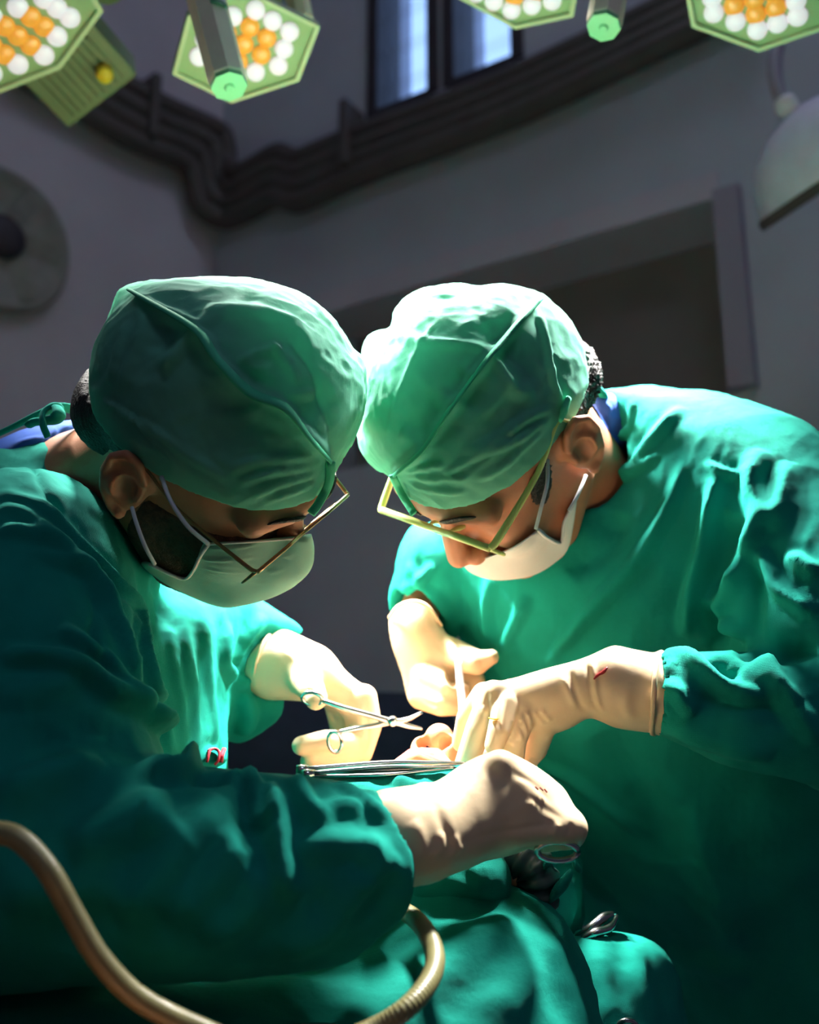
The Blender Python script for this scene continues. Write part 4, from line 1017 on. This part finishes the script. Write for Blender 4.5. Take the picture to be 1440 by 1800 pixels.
gl1, gv1 = glove(PLs, ops, [([(800, 1488), (860, 1470), (930, 1455), (985, 1446)], 1.2, 2.5, 'v'), ([(900, 1355), (945, 1378), (975, 1410)], 1.5, 3, 'v'), ([(930, 1400), (975, 1428), (998, 1440)], 1.2, 3, 'v'),
                            ([(985, 1446), (975, 1462), (968, 1474)], 1.5, 2.5, 'r'), ([(1008, 1446), (1003, 1460), (1000, 1470)], 1.3, 2, 'v'), ([(880, 1440), (915, 1420), (950, 1410)], .9, 3, 'r'),
                            ([(760, 1390), (775, 1430), (790, 1470), (800, 1500)], 1.8, 4, 'v'), ([(780, 1460), (778, 1490), (760, 1510)], 2, 4, 'r'), ([(800, 1470), (810, 1490), (818, 1500)], 2, 3.5, 'r'), ([(730, 1440), (745, 1480), (740, 1520)], 1.5, 5, 'r')])
for k, (a, b) in enumerate([((941, 1383), (946, 1388)), ((949, 1384), (955, 1390)), ((957, 1387), (962, 1393))]):
    tube('blood_mark', surf_line(gv1, [a, ((a[0] + b[0]) / 2, (a[1] + b[1]) / 2), b], .0004, 3), .0006, M_BLOOD, gl1, sides=5, n=1)
# right surgeon, near hand: fingers pointing down on the field
ops = [inflate([(1168, 1152), (1148, 1152), (1110, 1142), (1080, 1135), (1052, 1146), (1038, 1152), (1010, 1162), (960, 1175), (910, 1190), (872, 1200), (846, 1218), (836, 1244), (862, 1268), (920, 1290), (950, 1296), (1000, 1281), (1035, 1262), (1062, 1264), (1090, 1278), (1145, 1286), (1168, 1284)], .90, .027, .028, .01),
       path([V(1172, 1219, .893), V(1090, 1212, .898)], [.0305, .029], .01),
       path([V(868, 1222, .890), V(841, 1282, .885), V(819, 1345, .885)], [.0125, .0108, .0095], .004),
       path([V(852, 1222, .90), V(822, 1262, .915), V(812, 1305, .928)], [.011, .0095, .0085], .004),
       path([V(890, 1240, .882), V(877, 1285, .868), V(869, 1310, .866)], [.0115, .0092, .0080], .002),
       path([V(918, 1250, .886), V(904, 1300, .878), V(899, 1352, .888)], [.0130, .0105, .0095], .002),
       path([V(950, 1275, .897), V(940, 1316, .914), V(928, 1334, .916)], [.0135, .011, .0095], .002)]
gl2, gv2 = glove(PRs, ops, [([(906, 1262), (912, 1285), (920, 1304)], 2.2, 2, 'r'), ([(914, 1254), (922, 1275), (930, 1292)], 2.2, 2, 'r'), ([(926, 1250), (936, 1272), (946, 1286)], 2.2, 2, 'r'), ([(938, 1248), (948, 1266), (958, 1277)], 2.2, 2, 'r'), ([(950, 1246), (960, 1260), (969, 1270)], 2, 2, 'r'),
                            ([(1002, 1164), (1006, 1200), (1018, 1235), (1034, 1260)], 1.8, 2.5, 'v'), ([(1038, 1150), (1044, 1190), (1050, 1230), (1062, 1262)], 2.2, 2.5, 'r'), ([(1030, 1152), (1036, 1190), (1044, 1235), (1054, 1262)], 1.8, 2.5, 'v'), ([(985, 1185), (1000, 1215), (1015, 1245)], 1.4, 3, 'r'),
                            ([(858, 1215), (856, 1240), (864, 1262)], 1.6, 2, 'v'), ([(848, 1240), (856, 1262)], 1.5, 2, 'r'), ([(882, 1215), (878, 1250), (880, 1290)], 1.5, 2.5, 'v'), ([(1085, 1150), (1070, 1190), (1080, 1220)], 1.5, 8, 'r'), ([(1110, 1200), (1100, 1240), (1115, 1270)], 1.5, 6, 'h')])
bead(gl2, [W(1156, 1158, .886), W(1152, 1180, .868), W(1150, 1220, .860), W(1147, 1262, .868), W(1146, 1286, .888), W(1150, 1290, .91)], .0023)
tube('blood_mark', surf_line(gv2, [(1044, 1194), (1052, 1186), (1060, 1182), (1068, 1173)], .0004, 4), [.0006, .0012, .0012, .0016, .0008], M_BLOOD, gl2, sides=5, n=1)
tube('iodine_mark', surf_line(gv2, [(860, 1262), (868, 1264), (876, 1264)], .0003, 4), .0022, M_STAIN, gl2, sides=6, flat=.3, n=1)
# left surgeon, far hand holding the ring-handled forceps
ops = [path([V(474, 1168, 1.035), V(545, 1182, 1.025)], [.0325, .027], .01),
       inflate([(450, 1152), (486, 1107), (530, 1122), (575, 1153), (622, 1192), (650, 1216), (655, 1240), (640, 1262), (606, 1258), (575, 1244), (552, 1232), (530, 1226), (500, 1222), (462, 1224), (448, 1190)], 1.03, .024, .028, .01),
       path([V(640, 1226, 1.02), V(649, 1275, 1.015), V(634, 1322, 1.01), V(590, 1334, .995), V(548, 1330, .985)], [.0125, .012, .0115, .0105, .0092], .004),
       path([V(618, 1228, 1.03), V(626, 1280, 1.035), V(618, 1320, 1.03), V(570, 1344, 1.01), V(545, 1338, 1.0)], [.0125, .012, .0112, .010, .009], .004),
       path([V(628, 1228, 1.025), V(640, 1275, 1.025), V(626, 1306, 1.01), V(575, 1302, .985), V(530, 1311, .978)], [.0125, .0118, .011, .0100, .0088], .004),
       path([V(596, 1230, 1.045), V(608, 1290, 1.05), V(610, 1335, 1.04), V(585, 1346, 1.02)], [.0155, .0135, .0115, .0095], .005),
       path([V(528, 1190, 1.01), V(548, 1212, .985), V(556, 1228, .978)], [.015, .0122, .0105], .006)]
gl3, gv3 = glove(PLs, ops, [([(533, 1210), (548, 1206), (565, 1212)], 1.5, 2.5, 'r'), ([(640, 1240), (648, 1290), (642, 1320)], 1.5, 2.5, 'v'), ([(570, 1250), (590, 1275), (600, 1290)], 3, 6, 'v'), ([(500, 1140), (520, 1170), (515, 1200)], 1.2, 4, 'h')])
bead(gl3, [W(486, 1107, 1.03), W(468, 1122, 1.012), W(453, 1152, 1.004), W(447, 1186, 1.006), W(456, 1218, 1.02)], .0018)
# right surgeon, far hand holding the probe
ops = [inflate([(684, 1085), (700, 1066), (725, 1057), (752, 1066), (776, 1100), (792, 1126), (806, 1146), (800, 1180), (812, 1215), (806, 1245), (792, 1254), (760, 1249), (735, 1245), (718, 1232), (708, 1190), (698, 1160), (688, 1130)], 1.095, .028, .03, .01),
       path([V(790, 1148, 1.085), V(838, 1164, 1.06), V(864, 1155, 1.055)], [.0165, .0125, .0075], .008),
       path([V(752, 1190, 1.07), V(785, 1208, 1.055), V(812, 1218, 1.062)], [.0145, .0115, .010], .006),
       path([V(742, 1222, 1.068), V(775, 1238, 1.052), V(806, 1240, 1.060)], [.0145, .0115, .010], .005),
       path([V(800, 1180, 1.09), V(834, 1196, 1.085), V(833, 1232, 1.08), V(822, 1252, 1.08)], [.012, .011, .0105, .009], .004),
       ell(V(796, 1192, 1.055), (.007, .009, .012), None, .004, True)]
gl4, gv4 = glove(PRs, ops, [([(730, 1225), (760, 1240), (800, 1246)], 1.5, 3, 'v'), ([(770, 1130), (785, 1150), (800, 1160)], 1.2, 3, 'v')])
bead(gl4, [W(684, 1086, 1.085), W(700, 1066, 1.068), W(728, 1057, 1.066), W(754, 1068, 1.07), W(776, 1100, 1.085)], .0018)

# ------------------------------------------------------------------ instruments
STL = lambda name, pts, r, par, sides=8, flat=1.0, n=6: tube(name, pts, r, M_STEEL, par, sides=sides, flat=flat, n=n)
fc = thing('forceps', 'ring-handled steel forceps in the left surgeon\'s far hand, tips open', 'forceps', W(690, 1270, .985))
def ringpts(px, py, d, rx, ry, rot=0):
    a = np.radians(np.arange(0, 361, 24)); cr, sr = math.cos(rot), math.sin(rot)
    return np.array([W(px + rx * math.cos(t) * cr - ry * math.sin(t) * sr, py + rx * math.cos(t) * sr + ry * math.sin(t) * cr, d + .004 * math.sin(t)) for t in a])
STL('handle_arm', [W(566, 1231, .968), W(600, 1243, .97), W(650, 1257, .975), W(690, 1268, .98), W(715, 1265, .985), W(742, 1252, .99)], [.0022, .0026, .0028, .0032, .0024, .0012], fc, n=5)
STL('handle_arm', [W(592, 1288, .968), W(630, 1280, .97), W(660, 1275, .975), W(690, 1269, .982), W(718, 1276, .985), W(742, 1281, .99)], [.0022, .0024, .0028, .0032, .0024, .0011], fc, n=5)
STL('finger_ring', ringpts(549, 1228, .968, 18, 11, .2), .0019, fc, n=1)
STL('finger_ring', ringpts(589, 1304, .962, 12, 18, -.15), .0019, fc, n=1)
obj('pivot', *lathe_mesh(W(690, 1268, .975), AX_F * -1, [(.0045, -.004), (.0045, .002), (.003, .0035)], 14), M_STEEL, fc)
pr = thing('surgical_probe', 'thin white upright probe in the right surgeon\'s far hand', 'probe', W(811, 1300, 1.0))
tube('shaft', [W(806, 1160, 1.045), W(809, 1200, 1.035), W(813, 1240, 1.02), W(811, 1290, 1.0), W(808, 1332, .985)], [.0036, .0038, .0038, .003, .0024], M_KNOB, pr, n=4)
STL('tip', [W(808, 1332, .985), W(806, 1350, .98), W(802, 1362, .975)], [.0018, .0014, .0009], pr)
nh = thing('needle_holder', 'steel instrument in the near fist, its finger ring showing below the knuckles', 'needle holder', W(980, 1490, .79))
STL('finger_ring', ringpts(980, 1496, .764, 36, 17, .03), .0024, nh, n=1, sides=10)
STL('handle_arm', [W(948, 1486, .775), W(925, 1468, .790), W(890, 1440, .805), W(850, 1400, .82)], [.0026, .003, .003, .0025], nh)
STL('handle_arm', [W(930, 1462, .812), W(890, 1430, .815), W(850, 1400, .82), W(815, 1372, .83)], [.0026, .003, .0032, .0018], nh)
for i, (y0, y1, d, lab) in enumerate([(1354, 1341, .845, 'longer of two steel forceps lying on the drape below the patient\'s chin'), (1362, 1349, .835, 'shorter of two steel forceps lying on the drape below the patient\'s chin')]):
    fo = thing('tissue_forceps', lab, 'forceps', W(680, (y0 + y1) / 2, d), 'forceps on the drape')
    x0, x1 = (530, 822) if i == 0 else (540, 800)
    for s_ in (-1, 1):
        STL('blade', [W(x0, y0 + s_ * 3, d), W((x0 + x1) / 2, (y0 + y1) / 2 + s_ * 7, d - .004 * s_), W(x1 - 60, y1 + 3 + s_ * 4, d), W(x1, y1 + s_ * .8, d)], [.0035, .0045, .003, .0012], fo, flat=.45)
    obj('joint', *lathe_mesh(W(x0, y0, d), AX_R, [(.0042, -.004), (.0048, 0), (.004, .006)], 12), M_STEEL, fo)

# ------------------------------------------------------------------ patient, drapes, table
upc = np.array([0, math.cos(PITCH), math.sin(PITCH)]); awc = np.array([0, -math.sin(PITCH), math.cos(PITCH)])
Up_ = np.array([1.0, 0, 0]) * .40 + awc * .916; Fp = .99 * upc - .10 * Up_; Fp /= np.linalg.norm(Fp); Up_ = Up_ - Fp * (Up_ @ Fp); Up_ /= np.linalg.norm(Up_)
Lp = np.cross(Fp, Up_)
tip = V(771, 1271, .97)
cP = tip - (Fp * .1275 - Up_ * .034) * 1.16
frP = (cP, np.stack([Fp, Lp, Up_]))
cPw = toW(cP); bd = np.array([-.40, -.916, 0.0])
ptn = thing('person', 'patient lying on the table, nose and lips showing between the gloved hands', 'person', np.array([cPw[0], cPw[1], .82]))
hopsP = head_ops(frP, False, True, 1.16)
b0 = cPw + bd * .16; b0[2] = .93
pts = [b0, np.array([*(cPw + bd * .32)[:2], .884]), np.array([*(cPw + bd * .62)[:2], .882]), np.array([*(cPw + bd * .95)[:2], .88])]
lg = [np.array([*(cPw + bd * .95)[:2], .88]), np.array([*(cPw + bd * 1.35)[:2], .876]), np.array([*(cPw + bd * 1.72)[:2], .872])]
pops = hopsP + [path([hp(frP, -.02, 0, -.05), fromW(b0)], [.05, .055], .02), path([fromW(p_) for p_ in pts], [.05, .05, .05, .05], .03),
                path([fromW(p_) for p_ in lg], [.05, .045, .04], .03)]
v, q = sculpt(pops, .0017, tuple((tip[i] - .09, tip[i] + .1) for i in range(3)), .018)
emit_mesh('body', v, q, M_SKIN_P, ptn)
h_ = lambda f, l, u: hp(frP, f * 1.16, l * 1.16, u * 1.16)
v, q = sculpt([path([h_(.099, .022, -.072), h_(.1052, .01, -.0655), h_(.106, 0, -.068), h_(.1052, -.01, -.0655), h_(.099, -.022, -.072)], [.003, .0058, .0058, .0058, .003], .003),
               path([h_(.099, .018, -.076), h_(.1042, 0, -.081), h_(.099, -.018, -.076)], [.004, .007, .004], .002)], .0011)
emit_mesh('lips', v, q, M_LIP, ptn)

v, q = sculpt([group_op(hopsP[:2] + [path([hp(frP, -.02, 0, -.05), fromW(b0)], [.05, .055], .02)], .010, .02), ell(h_(-.006, .07, -.002), (.03, .02, .04), frP[1], .02), ell(h_(-.006, -.07, -.002), (.03, .02, .04), frP[1], .02),
               halfspace(h_(.052, 0, 0), frP[1][0] + frP[1][2] * .15, .004)], .003)
v = v + vnormals(v, q) * (.0016 * ridged(v * 10, 41) + .0008 * vnoise(v * 30, 42))[:, None]
emit_mesh('head_towel', v, q, M_DRAPE, ptn)
tbl = thing('operating_table', 'operating table with dark padded top under the green drapes', 'table', np.array([*(cPw + bd * .7)[:2], 0]))
pc = np.array([*(cPw + bd * .86)[:2], .79]); perp = np.array([-bd[1], bd[0], 0])
pd = obj('mattress', *box_mesh(pc, (bd, perp, UPZ), (.9, .20, .03)), M_VIN, tbl, False); bevel(pd, .015, 3)
obj('table_top', *box_mesh(pc - UPZ * .05, (bd, perp, UPZ), (.9, .21, .02)), M_STEEL, tbl, False)
cc = np.array([*(cPw + bd * .9)[:2], 0])
obj('column', *lathe_mesh(cc, UPZ, [(.16, .06), (.15, .1), (.12, .12), (.11, .45), (.13, .46), (.13, .74)], 24), M_STEEL, tbl)
fb = obj('base', *box_mesh(cc + UPZ * .035, (bd, perp, UPZ), (.42, .24, .035)), M_STEEL, tbl, False); bevel(fb, .015)
hr = np.array([cPw[0], cPw[1], 0]) + np.array([.02, .04, 0])
HR = max(.05, cPw[2] - .096 * 1.16 - .03 - .82)
pw, pq = lathe_mesh(hr + UPZ * .82, UPZ, [(.02, 0), (.09, 0), (.105, .015), (.11, .04), (.1, HR - .02), (.07, HR), (.03, HR - .005)], 28)
tag(obj('head_rest', pw, pq, M_DRAPE, origin=hr + UPZ * .82), 'round green padded head rest under the patient\'s head', 'head rest')

def cloth(name, ops, lines, h, m=M_DRAPE, parent=None, origin=None, ns=30, na=.0012):
    v, q = sculpt(ops, h); v = folds(v, q, [(a, b * .65, c_ * 1.1, d) for a, b, c_, d in lines])
    v = v + vnormals(v, q) * (na * vnoise(v * 13, ns) + .0004 * vnoise(v * 45, ns + 1) + na * ridged(v * 8, ns + 2))[:, None]
    return emit_mesh(name, v, q, m, parent, origin)
DRAPE_CUTS = [path([fromW(p_) for p_ in pts], [.066, .064, .062, .062], .002, True), path([fromW(p_) for p_ in lg], [.060, .055, .052], .002, True),
              path([V(-60, 1520, .735), V(120, 1515, .712), V(320, 1532, .70), V(550, 1532, .708), V(700, 1500, .718)], [.096, .087, .078, .0695, .0505], .002, True)]
big = cloth('surgical_drape', [inflate([(690, 1600), (722, 1572), (760, 1552), (800, 1542), (850, 1545), (920, 1564), (970, 1596), (1005, 1642), (1032, 1702), (1055, 1790), (1078, 1900), (1090, 2150), (-160, 2150), (-160, 1700), (0, 1694), (200, 1694), (420, 1690), (560, 1680), (650, 1640)],
                                            (.845, .00005, -.00020, 700, 1600), .11, .05)] + DRAPE_CUTS,
            [([(700, 1590), (780, 1600), (880, 1590), (950, 1600)], 8, 14, 'v'), ([(720, 1575), (800, 1572), (900, 1580), (980, 1640)], 5, 9, 'h'), ([(930, 1590), (830, 1660), (760, 1720), (700, 1790)], 8, 20, 'h'),
             ([(990, 1640), (920, 1720), (870, 1800)], 7, 20, 'h'), ([(960, 1640), (1000, 1720), (1030, 1800)], 6, 14, 'h'), ([(880, 1650), (820, 1740), (800, 1800)], 6, 18, 'v'), ([(0, 1740), (200, 1730), (420, 1745), (640, 1720)], 6, 16, 'h'), ([(100, 1780), (300, 1770), (500, 1790)], 5, 14, 'h')],
            .0045, origin=W(700, 2000, .72))
tag(big, 'large green drape heaped over the patient\'s chest at the bottom edge', 'drape', 'green drapes')
d2 = cloth('surgical_drape', [inflate([(520, 1372), (600, 1364), (680, 1360), (760, 1352), (806, 1344), (824, 1350), (836, 1368), (815, 1390), (780, 1420), (690, 1470), (560, 1470), (510, 1420)], (.855, 0, -.0001, 700, 1380), .045, .05)],
           [([(745, 1355), (752, 1372), (765, 1390)], 5, 5, 'h'), ([(770, 1352), (782, 1370), (790, 1390)], 4, 5, 'h'), ([(690, 1362), (720, 1372), (750, 1392)], 5, 6, 'h'), ([(650, 1368), (690, 1375), (720, 1392)], 5, 6, 'v'), ([(808, 1346), (820, 1360), (826, 1380)], 3, 4, 'h')],
           .0028, origin=W(680, 1480, .85))
tag(d2, 'bright green towel bunched under the steel forceps beside the patient\'s chin', 'drape', 'green drapes')
d3 = cloth('surgical_drape', [inflate([(730, 1560), (760, 1535), (800, 1516), (842, 1506), (884, 1510), (900, 1560), (884, 1598), (800, 1600), (740, 1600)], (.835, 0, 0, 800, 1550), .03, .05)],
           [([(820, 1516), (838, 1540), (846, 1572)], 4, 4, 'h'), ([(770, 1540), (800, 1550), (850, 1570)], 4, 5, 'h'), ([(845, 1512), (854, 1540), (860, 1565)], 3, 3, 'r')], .0024, origin=W(800, 1600, .85))
tag(d3, 'small lit green drape corner just below the near gloved fist', 'drape', 'green drapes')
d4 = cloth('surgical_drape', [inflate([(955, 1690), (990, 1652), (1050, 1638), (1100, 1640), (1150, 1655), (1185, 1700), (1205, 1790), (1230, 2000), (1000, 2050), (960, 1800)], (.93, .0001, -.0002, 1080, 1700), .06, .08)],
           [([(1050, 1660), (1060, 1720), (1080, 1800)], 6, 10, 'h'), ([(1110, 1650), (1130, 1720), (1160, 1800)], 6, 12, 'h'), ([(1085, 1650), (1100, 1680), (1090, 1700)], 5, 8, 'v')], .004, origin=W(1080, 1900, .9))
tag(d4, 'dark green drape hanging between the heaped drape and the right surgeon\'s gown', 'drape', 'green drapes')
for pl, d, lab in [([(962, 1590), (972, 1562), (990, 1540), (1004, 1526), (1006, 1542), (996, 1562), (978, 1580)], .85, 'longest of the lit green folds below the finger ring'),
                   ([(1004, 1508), (1014, 1512), (1024, 1530), (1020, 1536), (1008, 1526)], .86, 'small lit green fold to the right of the finger ring'),
                   ([(955, 1512), (968, 1508), (966, 1524), (956, 1530)], .85, 'small lit green fold under the left end of the finger ring'),
                   ([(1010, 1640), (1030, 1634), (1042, 1640), (1030, 1656), (1014, 1660)], .93, 'pale green towel scrap left of the towel clamp'),
                   ([(1055, 1618), (1075, 1606), (1088, 1612), (1080, 1628), (1060, 1634)], .93, 'pale green towel scrap in the jaws of the towel clamp')]:
    o = cloth('towel_fold', [inflate(pl, d, .012, .012)], [], .0018, origin=W(*np.mean(pl, 0), d), na=.0003)
    tag(o, lab, 'towel', 'towel folds')
def corrugated(name, pts, r, m, lab, cat, amp=.10, per=.007, sides=14):
    C_ = catmull(np.array(pts), 14); L_ = np.concatenate([[0], np.cumsum(np.linalg.norm(np.diff(C_, axis=0), axis=1))])
    n_ = int(L_[-1] / (per / 5)); t = np.linspace(0, L_[-1], n_)
    Q_ = np.stack([np.interp(t, L_, C_[:, i]) for i in range(3)], 1)
    rr = r * (1 + amp * np.sin(2 * math.pi * t / per))
    v_, f_ = tube_mesh(Q_, rr, sides); c0 = Q_[len(Q_) // 2]
    return tag(obj(name, v_, f_, m, origin=c0), lab, cat)
corrugated('breathing_tube', [W(885, 1496, .875), W(918, 1508, .865), W(944, 1535, .86), W(944, 1580, .865), W(920, 1620, .88)], .016, M_DARKTUBE, 'corrugated dark breathing tube curving under the near gloved fist', 'tube', .14, .009)
tc_ = thing('towel_clamp', 'small steel towel clamp on the drape at the right surgeon\'s waist', 'clamp', W(1055, 1630, .92))
STL('jaw', [W(1020, 1655, .915), W(1045, 1640, .91), W(1070, 1632, .915), W(1085, 1610, .925)], [.003, .004, .004, .002], tc_)
STL('jaw', [W(1015, 1648, .92), W(1040, 1630, .915), W(1062, 1612, .92), W(1078, 1606, .925)], [.003, .004, .004, .002], tc_)
STL('finger_ring', ringpts(1103, 1806, .84, 17, 13), .002, tc_, n=1)

# suction hose in the foreground
corrugated('suction_hose', [np.array([-.36, .38, .012]), np.array([-.36, .40, .35]), W(-420, 2200, .56), W(-330, 1750, .57), W(-200, 1510, .585), W(-90, 1456, .59), W(0, 1464, .585), W(40, 1480, .58), W(85, 1530, .575), W(130, 1610, .575), W(175, 1685, .575), W(240, 1752, .58), W(330, 1800, .59), W(440, 1838, .60), W(560, 1842, .61), W(650, 1812, .62), W(715, 1772, .625), W(756, 1722, .645), W(764, 1676, .67), W(745, 1632, .705), W(714, 1604, .755), W(680, 1592, .79), W(640, 1584, .82)],
           .0062, M_TUBE, 'ribbed yellowish suction hose looping across the foreground', 'hose', .025, .0028, 16)

# navy trolley cover behind the hands
tr = thing('trolley', 'dark navy covered trolley standing far behind the hands', 'trolley', np.array([-.25, 2.0, 0]))
v, q = sculpt([inflate([(300, 1250), (420, 1222), (560, 1215), (740, 1222), (800, 1260), (820, 1500), (830, 1700), (280, 1700), (290, 1400)], 2.0, .2, .2)], .012)
emit_mesh('cover', v, q, M_NAVY, tr)
tcn = toW(V(560, 1700, 2.0))
for sx in (-.2, .2):
    for sy in (-.12, .12):
        obj('leg', *tube_mesh(np.array([[tcn[0] + sx, tcn[1] + sy, 0.0], [tcn[0] + sx, tcn[1] + sy, tcn[2] + .1]]), .015, 10), M_STEEL, tr)

for o in bpy.data.objects:
    if '_o' in o.keys(): del o['_o']
